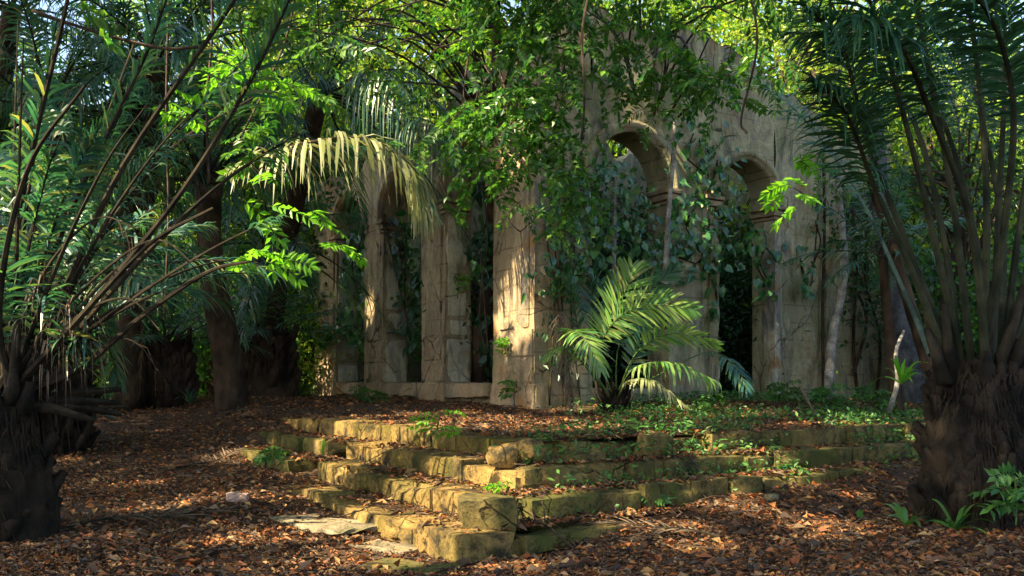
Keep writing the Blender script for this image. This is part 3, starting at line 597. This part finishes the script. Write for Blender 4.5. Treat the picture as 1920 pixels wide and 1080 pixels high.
# ------------------------------------------------------------------ creepers on the ruin
def creeper(label, nodes, n, size, side='R', mat=M_creep, off=.07, spread=22, stems=None, depth=.25, name='creeper', heartf=True):
    pts = np.array([wallpt(a, b, side, off) for a, b in nodes]); o = thing(name, label, 'creeper', pts[-1]); nn = np.append(uL if side == 'R' else uR, 0)
    k = rng.integers(0, len(nodes), n); base = []
    for i in k:
        a, b = nodes[i]; base.append(wallpt(a+rng.normal(0, spread), b+rng.normal(0, spread*1.2), side, off+rng.random()*depth))
    base = np.array(base); mb = MB(); Nn = -nn+np.array([0, 0, .5])+rng.normal(0, .5, (n, 3)); D = np.array([0, 0, -1.])+rng.normal(0, .55, (n, 3))-nn*.2
    L = size*rng.uniform(.4, 1.3, n)
    if heartf: heart(mb, base, D, Nn, L)
    else: leaves(mb, base, D, Nn, L, L*.5)
    mb.build('foliage', mat, o)
    for st in (stems or [nodes]):
        m2 = MB(); c = curve([wallpt(a, b, side, .04) for a, b in st], 18); m2.tube(c, .018, 5); m2.build('stem', M_twig, o, True)
    return o
creeper('glossy teal creeper hanging over the pier between the two right hand arches', [(1300, 250), (1290, 300), (1330, 330), (1310, 380), (1285, 420), (1300, 455), (1270, 480), (1330, 480), (1345, 300)], 230, .21)
creeper('dense dark creeper filling the middle arch and hiding its foot', [(1100, 330), (1130, 380), (1080, 430), (1160, 440), (1200, 470), (1060, 400), (1230, 430), (1130, 480), (1190, 380), (1080, 350), (1050, 520), (1230, 500), (1150, 330), (1110, 530)], 620, .18, depth=.7, spread=30)
creeper('teal creeper dangling inside the right edge of the doorway arch', [(1410, 440), (1430, 470), (1420, 500), (1440, 530), (1400, 430), (1450, 480)], 60, .25, spread=14)
creeper('thin creeper trailing down the plain wall right of the doorway arch', [(1530, 420), (1538, 460), (1510, 520), (1500, 480), (1520, 540), (1535, 390)], 34, .23, spread=9)
creeper('sparse creeper tracing the left edge of the doorway arch', [(1340, 520), (1345, 570), (1330, 420), (1350, 400)], 26, .24, spread=12)
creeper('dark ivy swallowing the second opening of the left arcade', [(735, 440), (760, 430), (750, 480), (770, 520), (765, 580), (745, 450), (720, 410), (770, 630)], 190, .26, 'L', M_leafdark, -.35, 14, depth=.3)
creeper('teal ivy climbing the farthest opening of the left arcade', [(690, 410), (680, 440), (668, 480), (660, 500), (672, 560), (680, 620), (650, 600)], 110, .3, 'L', M_creep, -.3, 12, depth=.3)
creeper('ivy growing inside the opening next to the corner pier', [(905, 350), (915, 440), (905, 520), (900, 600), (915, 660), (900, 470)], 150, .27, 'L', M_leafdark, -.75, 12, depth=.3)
creeper('small teal ivy patch at the foot of the far end of the left arcade', [(640, 600), (620, 620), (610, 640), (650, 610)], 50, .28, 'L', M_creep, .1, 12)

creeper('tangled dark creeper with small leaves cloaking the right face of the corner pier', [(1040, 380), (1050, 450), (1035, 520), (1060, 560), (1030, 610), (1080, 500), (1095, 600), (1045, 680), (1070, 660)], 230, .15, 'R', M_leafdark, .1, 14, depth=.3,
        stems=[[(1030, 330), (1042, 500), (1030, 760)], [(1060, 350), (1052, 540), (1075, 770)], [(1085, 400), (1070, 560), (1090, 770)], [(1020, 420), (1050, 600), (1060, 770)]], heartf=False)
# ------------------------------------------------------------------ small plants
def sprig(label, px, py, d, h, n, ls, lw, mat=M_leafbright, tw=5, z=None, name='seedling', cat='plant', sag=.4):
    q = P(px, py, d); o = thing(name, label, cat, q); st = MB(); fo = MB()
    top = q+np.array([rng.normal(0, .05), 0, h]); st.tube(curve([q, (q+top)/2+rng.normal(0, .03, 3), top], 8), [.009]*8, 5)
    for i in range(tw):
        b = q+(top-q)*(.25+.75*(i+.5)/tw); th = rng.random()*6.28; twigs(fo, b[None], np.array([[math.cos(th), math.sin(th)*.7, .45]]), h*.55+.08, n, lw, ls, 0, 1, sag)
    st.build('stem', M_stem, o, True); fo.build('foliage', [mat, M_stem], o); return o
def strap(label, px, py, d, n, L, w, mat=M_leafbright, name='strap_leaf_plant', cat='plant', el=(1.3, .4), z=0):
    q = P(px, py, d); o = thing(name, label, cat, q); mb = MB()
    for i in range(n):
        az = rng.random()*6.28; e = rng.uniform(*sorted(el)); c = curve(bezier3(q, az, e, L*rng.uniform(.6, 1.1), .45), 7); T = nrm(np.gradient(c, axis=0)); s_ = nrm(np.cross(T, [0, 0, 1.])+rng.normal(0, .1, 3))*(w/2*np.array([.6, .9, 1, 1, .8, .5, .05]))[:, None]
        mb.sheet(np.stack([c-s_, c+s_+[0, 0, .01]], 1))
    mb.build('leaf_tuft', mat, o); return o
sprig('bright yellow-green seedling rooted in the middle of the top step', 812, 838, 10.7, .42, 5, .12, .05, M_leafbright, 8)
sprig('small leafy weed on the leafy ground left of the step ends', 510, 872, 12.6, .22, 5, .14, .06, M_cover, 7)
sprig('tiny weed sprouting at the corner of the third step', 948, 925, 8.9, .1, 4, .08, .04, M_leafbright, 4)
sprig('low green weed at the foot of the right hand steps', 1245, 960, 9.8, .14, 5, .1, .05, M_cover, 6)
sprig('leafy weed on the right hand steps below the doorway arch', 1490, 905, 11.5, .22, 5, .11, .05, M_cover, 7)
strap('single narrow upright plant at the left end of the steps', 604, 852, 12.6, 3, .42, .07, M_leafbright, el=(1.5, 1.3))
sprig('bright fern-like plant growing out of the corner pier at mid height', 950, 668, 19.12, .38, 7, .16, .06, M_leafbright, 8)
sprig('leafy plant growing low on the corner pier above the base', 965, 760, 18.85, .55, 7, .16, .06, M_leafmid, 9)
sprig('green shoots sprouting from the second pier shaft of the left arcade', 858, 560, 21.55, .6, 6, .16, .06, M_leafbright, 7)
sprig('pale shrublet at the foot of the second pier', 700, 765, 20.5, .45, 6, .18, .06, M_cover, 9)
strap('tuft of pale strap leaves on the right wall beside the corner pier', 1040, 560, 18.55, 14, .9, .06, M_young)
strap('bright strap-leaved plant left of the right palm trunk base', 1700, 985, 9.4, 9, .5, .06, M_cover)
strap('arching strap-leaved plant right in front of the right palm trunk', 1790, 995, 9.2, 12, .62, .06, M_cover)
strap('single thin grass blade plant standing in the litter left of the right palm', 1612, 985, 9.8, 3, .42, .06, M_cover, el=(1.5, 1.2))
sprig('leafy green plant in the lower right corner beside the palm trunk', 1905, 985, 9.0, .5, 7, .14, .06, M_cover, 12)
strap('grassy tuft with bright blades behind the right palm stalks', 1690, 720, 14.5, 16, .9, .05, M_leafbright)
for px, py, d, h, lab in ((1330, 775, 17.6, .35, 'low bush of small leaves beside the young palm'), (1480, 765, 18, .5, 'green weedy bush at the foot of the wall right of the doorway'), (1560, 770, 18, .45, 'bushy weed under the leaning white sapling'), (1640, 775, 17, .5, 'leafy weed near the curved white stem')):
    sprig(lab, px, py, d, h, 6, .13, .07, M_cover, 14, name='weed')

for px, py, d, n, L, lab in ((200, 752, 19.5, 14, .9, 'dark strap-leaved clump at the foot of the trunk with the dry frond'), (355, 757, 20, 14, .8, 'strap-leaved clump between the stemless palm and the leaning trunk'), (560, 745, 24, 16, 1.1, 'bright strap-leaved clump at the far left end of the ruin'), (150, 775, 16.5, 12, .6, 'low strap-leaved clump beside the squat shaded palm')):
    strap(lab, px, py, d, n, L, .05, M_palm)
# slender trees by the right wall
def slim(label, pts, rad, mat, name='sapling', cat='sapling', leafy=None):
    o = thing(name, label, cat, pts[0]); trunk(o, pts, rad, mat, 9, .08, 'trunk' if cat != 'root' else 'root')
    if leafy:
        fo = MB(); b = np.repeat(np.array(pts[-1])[None], leafy, 0)+rng.normal(0, .3, (leafy, 3)); twigs(fo, b, rdir(leafy)+[0, -.3, .2], .6, 7, .07, .16, 0, 1); fo.build('foliage', [M_leafmid, M_twig], o)
    return o
slim('slender whitish sapling leaning against the right wall', [P(1552, 760, 18.5), P(1560, 640, 18.6), P(1582, 520, 18.7), P(1578, 420, 18.9), P(1570, 330, 19)], [.1, .1, .085, .07, .05], M_white, leafy=10)
slim('curved bare white stem rising from the weeds at the right', [P(1665, 775, 15.5), P(1682, 720, 15.5), P(1680, 660, 15.6), P(1695, 620, 15.7)], [.045, .04, .035, .025], M_white)
slim('thin pale trunk standing before the pier between the right hand arches', [P(1245, 600, 19), P(1252, 420, 19), P(1262, 300, 19), P(1266, 225, 19)], [.06, .055, .05, .04], M_white)
slim('short pale stem inside the middle arch', [P(1150, 560, 18.9), P(1152, 430, 18.9), P(1154, 330, 18.9)], [.05, .045, .03], M_white)
slim('leaning grey-blue tree trunk at the right end of the ruin wall', [P(1720, 770, 20), P(1690, 620, 20), P(1668, 480, 20), P(1650, 380, 20.2), P(1640, 200, 20.5)], [.32, .28, .25, .22, .18], M_blue, 'tree', 'tree', 18)
slim('dark crooked trunk behind the curved white stem', [P(1760, 740, 17), P(1720, 620, 17), P(1690, 520, 17.2), P(1660, 420, 17.5), P(1630, 330, 17.8)], [.14, .12, .11, .1, .08], M_bark2, 'tree', 'tree', 12)
for k, pts in enumerate(([(1610, 760), (1600, 640), (1606, 500), (1598, 380)], [(1640, 770), (1650, 640), (1622, 520), (1632, 410)], [(1545, 760), (1542, 600), (1546, 430), (1543, 290)], [(1600, 700), (1625, 600), (1600, 520), (1615, 420)])):
    slim(['dark aerial root running straight down the wall right of the sapling', 'crooked aerial root on the wall left of the blue-grey trunk', 'long straight hanging root left of the white sapling', 'twisting aerial root crossing the wall behind the sapling'][k],
         [wallpt(a, b, 'R', .09+.03*k) for a, b in pts], [.05, .04, .035, .03], M_bark2, 'aerial_root', 'root')

# ------------------------------------------------------------------ broadleaf trees
def limbtree(name, label, base, top, r, clumps, mats, leafn, lsz, lw, tl, parent_at=None, group=None, pinnate=7, hang=.35, cat='tree', sd=.5):
    """trunk, one branch part per few clumps, foliage of pinnate twigs around the clump points"""
    o = thing(name, label, cat, base, group); base = np.asarray(base, float); top = np.asarray(top, float)
    trunk(o, [base-[0, 0, .2], base*.5+top*.5+[.2, .1, 0], top], [r, r*.75, r*.5], M_bark2, 10, .1)
    fo = MB(); cl = np.asarray(clumps, float)
    for i, c in enumerate(cl):
        m = MB(); s0 = top if i % 2 else base*.25+top*.75; midp = (s0+c)/2+np.array([0, 0, .6])+rng.normal(0, .3, 3)
        m.tube(curve([s0, midp, c], 12), np.linspace(r*.14, .01, 12), 5); m.build('branch', M_twig, o, True)
        nn = int(leafn*rng.uniform(.7, 1.3)); b = c+rng.normal(0, sd, (nn, 3))*[1, 1, .8]; b = b[clear(b, .1, .75)]; nn = len(b)
        twigs(fo, b, rdir(nn)*[1, 1, .6]+[0, 0, -hang], tl*rng.uniform(.6, 1.2, nn), pinnate, lw, lsz, 0, 1)
    fo.build('crown', mats, o); return o
top_cl = [P(a, b, d) for a, b, d in ((650, 30, 13), (720, 20, 12.5), (760, 70, 12.5), (830, 20, 12), (880, 60, 12.5), (930, 20, 12), (840, 150, 12.5), (880, 210, 12.8), (930, 160, 12.5), (860, 260, 13),
    (960, 230, 12.5), (940, 290, 12.8), (1000, 130, 12), (1010, 260, 12.4), (1030, 290, 12.6), (1035, 350, 12.8), (1070, 60, 12), (1050, 190, 12.3), (900, 120, 12.4), (970, 190, 12.6), (560, 50, 13.5), (790, 120, 13), (680, -40, 12.5), (760, -50, 12), (850, -50, 12), (950, -50, 12), (1040, -40, 12), (1000, 30, 12.5), (820, 90, 12.6), (600, -30, 13), (640, 90, 13), (720, 90, 13), (690, 150, 13.4), (520, 0, 13), (470, 40, 13.5), (700, -10, 12.8), (660, 50, 13.2), (740, 30, 12.8), (620, 20, 13), (580, 90, 13.6))]
limbtree('overhanging_tree', 'leafy tree arching over the ruin corner with sunlit bright green sprays', (-1.0, 22.5, PZ), (-.3, 20.2, 9.6), .26, top_cl, [M_leafmid, M_twig], 24, .12, .075, .42, hang=.4, sd=.32)
top_c2 = [P(a, b, d) for a, b, d in ((1140, 40, 13), (1180, 120, 12.8), (1230, 60, 13.2), (1220, 170, 13), (1280, 30, 13), (1290, 120, 12.6), (1330, 70, 12.8), (1320, 180, 12.6), (1370, 140, 13), (1400, 40, 13), (1440, 90, 13.6), (1110, -40, 13), (1200, -40, 12.6), (1290, -50, 13), (1380, -40, 13), (1450, -10, 13.6), (1090, 10, 13))]
limbtree('overhanging_tree', 'darker leafy tree drooping over the right hand arches of the ruin', (4.2, 25.0, PZ), (3.2, 22.2, 9.8), .3, top_c2, [M_leafmid, M_twig], 13, .15, .072, .5, hang=.4, sd=.34)

def near_sprays(label, stemp, sprays, ls=.16, lw=.07, n=7, mat=M_leafbright):
    o = thing('hanging_vine', label, 'vine', stemp[-1]); m = MB(); m.tube(curve(stemp, 20), .016, 5); m.build('stem', M_twig, o, True); fo = MB()
    for (p, k, l) in sprays:
        b = p+rng.normal(0, .1, (k, 3)); b = b[clear(b, -.2, .9) | (np.arange(k) < 2)]; k = len(b)
        if k: twigs(fo, b, rng.normal(0, 1, (k, 3))*[1, .6, .25]+[.3, 0, -.1], l, n, lw, ls, 0, 1, .3)
    fo.build('foliage', [mat, M_stem], o)
near_sprays('long dark vine hanging before the left palms with bright compound leaves near its top', [P(395, -60, 10), P(398, 60, 10), P(388, 200, 10), P(392, 340, 10)], [(P(450, 110, 10), 7, .5), (P(480, 130, 10), 4, .4), (P(300, 180, 10), 5, .4)])
near_sprays('dark vine trailing down the left with lit yellow-green sprays beside the sunlit frond', [P(318, -60, 11), P(312, 200, 11), P(316, 400, 11), P(308, 600, 11)], [(P(470, 370, 11), 8, .55), (P(520, 380, 11), 6, .5), (P(500, 470, 11), 6, .4), (P(590, 400, 11), 3, .4), (P(650, 445, 11.5), 5, .3)])
near_sprays('drooping sprig of bright leaves in front of the doorway arch', [P(1400, -40, 11.5), P(1420, 80, 11.5), P(1390, 220, 12), P(1400, 250, 12)], [(P(1490, 350, 12), 4, .3), (P(1510, 290, 12), 3, .3), (P(1480, 375, 12), 2, .25)])
near_sprays('thin looping vine in front of the ruin corner below the overhanging leaves', [P(1110, -40, 11), P(1092, 60, 11), P(1096, 180, 11.2), P(1090, 260, 11.4)], [(P(1060, 330, 12), 5, .3), (P(985, 390, 14), 3, .35)], mat=M_leafmid)
near_sprays('green leafy vine in the upper left among the palm stalks', [P(560, -60, 12), P(540, 60, 12), P(500, 160, 12), P(450, 260, 12)], [(P(560, 160, 12), 6, .45), (P(500, 260, 12), 6, .45), (P(470, 200, 12), 5, .4), (P(600, 60, 12), 6, .45), (P(460, 290, 12), 5, .4)], mat=M_leafmid)
near_sprays('slanting dark liana crossing the upper left corner', [P(60, 20, 8.5), P(180, 60, 8.5), P(300, 90, 8.4), P(370, 88, 8.3)], [(P(150, 60, 8.5), 2, .3)], mat=M_leafmid)

# background trees: a few kinds, copied
def bgtree(kind, label, h, cr, n, mat, lsz, seed, loc):
    global rng; old = rng; rng = np.random.default_rng(seed); o = thing(kind, label, 'tree', (0, 0, 0), 'trees of the jungle behind the ruin')
    top = np.array([.3, .2, h*.75]); trunk(o, [(0, 0, -.3), (.15, -.1, h*.4), top], [.26, .2, .1], M_bark2, 9, .1)
    fo = MB(); br = MB()
    for k in range(46):
        d = rdir(1)[0]; c = np.array([d[0]*cr, d[1]*cr, h*.58+d[2]*h*.42])*np.array([1, 1, 1])*rng.uniform(.75, 1.05); c[2] = max(c[2], 1.0)
        br.tube(curve([top*rng.uniform(.4, 1), (top+c)/2+[0, 0, .3], c], 6), np.linspace(.06, .01, 6), 4)
        m = n//46; b = c+rng.normal(0, .62, (m, 3)); leaves(fo, b, rdir(m)+[0, 0, -.3], rdir(m)+[0, 0, .8], lsz*rng.uniform(.6, 1.2, m), lsz*.5*rng.uniform(.7, 1.2, m))
    br.build('branch', M_twig, o); fo.build('crown', mat, o); rng = old; o.location = loc; return o
T1 = bgtree('broadleaf_tree', 'yellow-green broadleaf tree in the sunlit jungle behind', 11, 3.6, 7000, M_leafyel, .26, 51, (9, 30, 1))
T2 = bgtree('broadleaf_tree', 'dark green broadleaf tree in the jungle behind', 12, 3.8, 7000, M_leafdark, .28, 52, (-6, 31, 1))
T3 = bgtree('understory_bush', 'mid green bush in the understory between the trunks', 4.2, 2.3, 4200, M_leafmid, .22, 53, (-9, 27, 1))
T3['category'] = 'bush'; T3['group'] = 'understory bushes'
tl = [(T1, 13, 27, 1), (T1, 17, 31, 1.1), (T1, 11, 35, 1.2), (T2, 15, 36, 1.2), (T1, 20, 38, 1.2), (T2, 5, 38, 1.2), (T1, 0, 34, 1.1), (T2, -4, 38, 1.2), (T1, -9, 37, 1.2), (T2, -13, 30, 1.1), (T1, -17, 33, 1.15), (T2, -20, 38, 1.2), (T1, -14, 42, 1.2), (T2, 9, 44, 1.3), (T1, 3, 45, 1.3), (T1, 25, 44, 1.3), (T2, -25, 45, 1.3), (T1, 7, 31, .95), (T2, 11.5, 23, .7)]
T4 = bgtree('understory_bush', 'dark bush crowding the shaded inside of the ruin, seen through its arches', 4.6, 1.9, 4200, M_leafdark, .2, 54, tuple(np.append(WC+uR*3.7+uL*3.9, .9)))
T4['category'] = 'bush'; T4['group'] = 'bushes inside the ruin'
for i, (a, b, s) in enumerate([(5.4, 3.3, .85), (6.8, 3.2, .8), (8.3, 3.4, 1.0), (3.2, 3.2, .75), (2.9, 4.0, .9), (7.3, 4.0, 1.15), (4.6, 4.0, 1.15)]): dup(T4, (*(WC+uR*a+uL*b), .9), i*1.1, s)
T5 = bgtree('tall_tree', 'tall light green tree towering behind the top of the ruin wall', 19, 4.8, 13000, M_leafyel, .25, 55, (1.5, 36, 1)); T5['group'] = 'tall trees behind the ruin'
for i, (x, y, s) in enumerate([(11, 33, .95), (14, 36, 1.1), (-6.5, 34, 1.25), (-2.5, 36, 1.25), (8, 42, 1.3), (-3, 38, 1), (5.5, 36, 1), (9.5, 39, 1.1), (-8, 40, 1.05), (14, 40, 1.05), (19, 42, 1.1), (-14, 40, 1.1), (2, 44, 1.2), (-5.5, 33, 1), (-10, 35, 1.05)]): dup(T5, (x, y, .95), i*1.9, s)
T6 = bgtree('understory_bush', 'sunlit yellow-green bush far back between the palm trunks on the left', 4.6, 2.5, 4600, M_leafyel, .22, 56, (-10.5, 31, 1)); T6['category'] = 'bush'; T6['group'] = 'sunlit bushes on the left'
for i, (x, y, s) in enumerate([(-7, 33, 1.1), (-13.5, 31, 1), (-16.5, 29, 1), (-9, 36, 1.3), (-13, 36, 1.3), (-6.2, 29.5, .8), (-18, 34, 1.3)]): dup(T6, (x, y, .95), i*1.2, s)
for i, (T, x, y, s) in enumerate(tl): dup(T, (x, y, 1.0), i*1.3, s)
for i, (x, y, s) in enumerate([(-12, 25, .8), (-14, 28, 1), (-8, 33, 1.2), (-3.5, 32, 1.1), (0, 26, 1), (4, 27, 1.1), (2, 30, 1.2), (12, 20, .8), (14, 24, 1.1), (16, 22, 1), (-16, 22, 1), (8, 27, 1.1), (10.5, 17, .55)]): dup(T3, (x, y, .95), i*1.7, s)
fo = MB(); n = 34000; th = rng.uniform(.15, 2.99, n); rr = rng.uniform(50, 74, n); zz = 16*rng.random(n)**1.1
c = np.stack([np.cos(th)*rr, np.sin(th)*rr, zz+1], -1); c[:, 2] *= 1+.25*np.sin(th*37)*np.sin(th*13); leaves(fo, c, rdir(n), rdir(n)+[0, -.5, .6], .9*rng.uniform(.6, 1.2, n), .5*rng.uniform(.6, 1.2, n))
tag(fo.build('distant_forest', M_leafyel), 'far-off sunlit jungle foliage closing the view', 'forest', kind='stuff')

# ------------------------------------------------------------------ litter and ground cover
n = 250000
d = 5.6+(26-5.6)*rng.random(n)**1.7; px = rng.uniform(-60, 1980, n); x = (px-CX)/F*d; y = d; z = surf_z(x, y)+rng.uniform(.0, .035, n)
inside = ((x-WC[0])*uL[0]+(y-WC[1])*uL[1] > -.2) & ((x-WC[0])*uR[0]+(y-WC[1])*uR[1] > -.2)
for k, c in enumerate(CK):          # the bare stone edges of the left run carry few leaves
    a_ = (x-c[0])*uL[0]+(y-c[1])*uL[1]; b_ = (x-c[0])*uR[0]+(y-c[1])*uR[1]
    z = np.where((b_ > -.02) & (b_ < .4) & (a_ > 0) & (a_ < 5) & (rng.random(n) < .75) & (z < RISE*(k+1)+.06), -5, z)
dens = np.clip(.75+.5*snoise(np.stack([x, y, 0*x], -1), 1.1, 8), .35, 1); keep = (rng.random(n) < dens)
x, y, z = x[keep], y[keep], z[keep]; n = len(x)
fo = MB(); Nn = rng.normal(0, .38, (n, 3))+[0, 0, 1]; sz = np.clip(rng.lognormal(-3.02, .52, n), .018, .18); leaves(fo, np.stack([x, y, z], -1), rng.normal(size=(n, 3))*[1, 1, .15], Nn, sz, sz*rng.uniform(.35, .65, n), 0, rng.choice([.1, .25, -.15]))
tag(fo.build('leaf_litter', M_litter), 'brown and orange fallen leaves covering the ground and the steps', 'leaf litter', kind='stuff')
fo = MB()
for k in range(420):
    dd = 6+9*rng.random()**1.4; q = P(rng.uniform(0, 1900), 715, dd); zz = float(surf_z(np.array(q[0]), np.array(dd))); a = rng.random()*6.28; l = rng.uniform(.12, .55); dv = np.array([math.cos(a), math.sin(a), 0])*l
    b0 = np.array([q[0], dd, zz+.03]); e0 = b0+dv; e0[2] = float(surf_z(np.array(e0[0]), np.array(e0[1])))+.035; fo.tube([b0, (b0+e0)/2+rng.normal(0, .03, 3)*[1, 1, .4], e0], rng.uniform(.003, .009), 4, rng.integers(0, 2))
tag(fo.build('twig_litter', [M_twig, M_dry]), 'thin broken twigs strewn among the fallen leaves', 'twigs', kind='stuff')
def cover(n, f, name, lab, mat, size, hgt):
    u = rng.uniform(0, 12, n); v = rng.uniform(0, 1, n); x, y = f(u, v); z = surf_z(x, y); den = snoise(np.stack([x, y, 0*x], -1), 1.5, 14) > -.35
    x, y, z = x[den], y[den], z[den]; k = len(x); b = np.stack([x, y, z+hgt*rng.random(k)**1.6], -1); fo = MB(); leaves(fo, b, rng.normal(size=(k, 3))*[1, 1, .5]+[0, 0, .2], rng.normal(0, .5, (k, 3))+[0, -.2, 1], size*rng.uniform(.5, 1.2, k), size*.45*rng.uniform(.6, 1.2, k))
    tag(fo.build(name, mat), lab, 'ground cover', kind='stuff')
def f1(u, v):
    q = CK[3]+np.outer(.8+u*.85, uR)+np.outer(.1+7.6*v**.6, uL); ppx = CX+F*q[:, 0]/q[:, 1]; q = q[rng.random(len(q)) < sm(1010, 1260, ppx)]; return q[:, 0], q[:, 1]
cover(13000, f1, 'ground_cover', 'low green weeds spreading over the right part of the platform', M_cover, .1, .22)
def f2(u, v):
    q = CK[1]+np.outer(.9+u*.7, uR)+np.outer(-.2+1.7*v**.55, uL); return q[:, 0], q[:, 1]
cover(3800, f2, 'step_weeds', 'small scattered weeds growing on the right hand steps', M_cover, .09, .2)
for px, py, d, a, L, lab in ((150, 985, 9.3, .25, 1.7, 'dry palm frond lying in the litter beside the left palm trunk'), (1350, 1020, 8.6, 2.6, 1.3, 'dry palm frond lying in the litter right of the bottom step'), (330, 830, 14, .9, 1.6, 'dry palm frond lying across the shaded path')):
    q = P(px, py, d); pts = []
    for k in range(5):
        x, y = q[0]+math.cos(a+.08*k)*L*k/4, d+math.sin(a+.08*k)*L*k/4; pts.append((x, y, gz(x, y)+.07+.02*(k % 2)))
    o = thing('fallen_frond', lab, 'frond', pts[0]); mb = MB(); frond(mb, pts, L=.4, n=34, w=.02, start=.15, r0=.018, droop=.1, plume=.12, gap=.2, pad=-9.); mb.build('leaflets', [M_petbrown, M_dry], o)
# fallen sticks
for pts, r, lab, mt in (([(75, 722, 10.6), (150, 755, 10.8), (215, 785, 11)], .03, 'pale fallen palm stalk leaning beside the left palm trunk', M_petpale),
    ([(20, 770, 10.5), (120, 768, 10.8), (240, 762, 11.2)], .025, 'horizontal dead stalk crossing behind the left palm trunk', M_petbrown),
    ([(1405, 990, 9.5), (1408, 850, 9.6), (1425, 770, 9.9)], .0, '', None),
    ([(1500, 725, 16.5), (1525, 770, 16), (1550, 800, 15.5)], .03, 'dry brown twig leaning in the weeds below the doorway wall', M_dry),
    ([(1290, 850, 10.6), (1310, 880, 10.4), (1330, 905, 10.2)], .012, 'thin bare twig hanging over the right hand steps', M_twig)):
    if not lab: continue
    q = [P(*a) for a in pts]; mb = MB(); mb.tube(curve(q, 10), np.linspace(r, r*.7, 10), 6, 0, .15); o = mb.build('fallen_stick', mt, None, True); tag(o, lab, 'stick')

# ------------------------------------------------------------------ unseen canopy added to shade the clearing, gaps carved for sun flecks
specs = [(-2.2, 19.9, 16.8, 4), (1.8, 20.8, 17.3, 4), (-15, 22.5, 17, 4.5), (-13.5, 20, 17, 4), (-8.6, 12.4, 15.5, 2.8), (-11, 17, 16.5, 5), (-16.5, 15, 16.5, 5), (-5, 17.5, 17, 5), (3, 14, 17, 5), (9, 13, 17, 5), (-21, 15, 17, 5), (-9, -5, 15.5, 6), (-2.5, -3, 15, 5.5), (-14, 2, 15.5, 6), (-8, 4.5, 16, 6), (-18, 9, 16, 6.5), (-11, 11.5, 16.5, 5.5), (-2, 5, 15.5, 5), (3, 1, 15, 5), (5, 8, 16, 5), (-17, -6, 15, 6), (-4, 12, 17, 5)]
labs = 'unseen tree added to shade the clearing, its crown carved for sun flecks'
for i, (x, y, z, cr) in enumerate(specs):
    g = np.random.default_rng(300+i); best = -1
    for q in range(60):                                             # a trunk that stands out of the flecks of sun
        tx, ty = x+g.uniform(-3, 3), y+g.uniform(-3, 3)
        if ty > 1: tx = (1 if x > 2 else -1)*max(abs(tx), .62*ty+2.2)
        path = curve([(tx, ty, -.2), (tx, ty, 5), (tx*.9+x*.1, ty*.9+y*.1, 10), (x, y, z-1)], 24); rel = path[:, None]-LC[None]; al = rel@SUN
        sc = np.where(al > .5, np.linalg.norm(rel-al[..., None]*SUN, axis=-1)/LR, 9).min()
        if sc > best: best, bp, bt = sc, path, (tx, ty)
    tx, ty = bt; o = thing('added_shade_tree', labs, 'tree', (tx, ty, 0), 'added shade trees out of view')
    trunk(o, bp[::4], [.36, .28, .1], M_bark2, 10, .1)
    n = 9500 if 5 <= i < 8 else 7000 if i < 5 else 5400; v = nrm(g.normal(size=(n, 3)))*(g.random(n)**.33)[:, None]*np.array([cr, cr, 1.6]); c = np.array([x, y, z])+v
    rel = c[:, None]-LC[None]; al = rel@SUN; dist = np.linalg.norm(rel-al[..., None]*SUN, axis=-1); edge = LR*(1+.35*snoise(c, 1.2, 77))[:, None]
    ok = (dist > edge+.2).all(1) & (c[:, 2] > CZ+1.2+.46*np.maximum(c[:, 1], 0))
    c = c[ok]; k = len(c); fo = MB(); leaves(fo, c, g.normal(size=(k, 3)), g.normal(0, .5, (k, 3))+SUN, .46*g.uniform(.7, 1.2, k), .26*g.uniform(.7, 1.2, k)); fo.build('crown', M_leafmid, o)

# ------------------------------------------------------------------ sky, sun, camera
w = bpy.data.worlds.new('World'); S.world = w; w.use_nodes = True; nt = w.node_tree; nt.nodes.clear()
sky = nt.nodes.new('ShaderNodeTexSky'); sky.sky_type = 'NISHITA'; sky.sun_disc = False
el = math.asin(SUN[2]); sky.sun_elevation = el; sky.sun_rotation = math.atan2(SUN[0], SUN[1]); sky.air_density = 1.0; sky.dust_density = 2.5
bg = nt.nodes.new('ShaderNodeBackground'); bg.inputs[1].default_value = .125; ow = nt.nodes.new('ShaderNodeOutputWorld')
nt.links.new(sky.outputs[0], bg.inputs[0]); nt.links.new(bg.outputs[0], ow.inputs[0])
sd = bpy.data.lights.new('sun', 'SUN'); sd.energy = 5; sd.angle = math.radians(.53); sd.color = (1, .82, .54)
so = bpy.data.objects.new('sun', sd); COL.objects.link(so); so.rotation_euler = Vector(SUN).to_track_quat('Z', 'Y').to_euler(); so.location = (-20, -20, 30)
cd = bpy.data.cameras.new('camera'); cd.sensor_width = 36; cd.lens = 36*F/1920; cd.shift_y = (HY-540)/1920; cd.clip_end = 500; cd.clip_start = .05
co = bpy.data.objects.new('camera', cd); COL.objects.link(co); co.location = (0, 0, CZ); co.rotation_euler = (math.pi/2, 0, 0); S.camera = co
S.view_settings.view_transform = 'Standard'; S.view_settings.look = 'None'; S.view_settings.gamma = 1; S.view_settings.exposure = 2.15
S.cycles.max_bounces = 8; S.cycles.transparent_max_bounces = 8; S.cycles.use_denoising = True
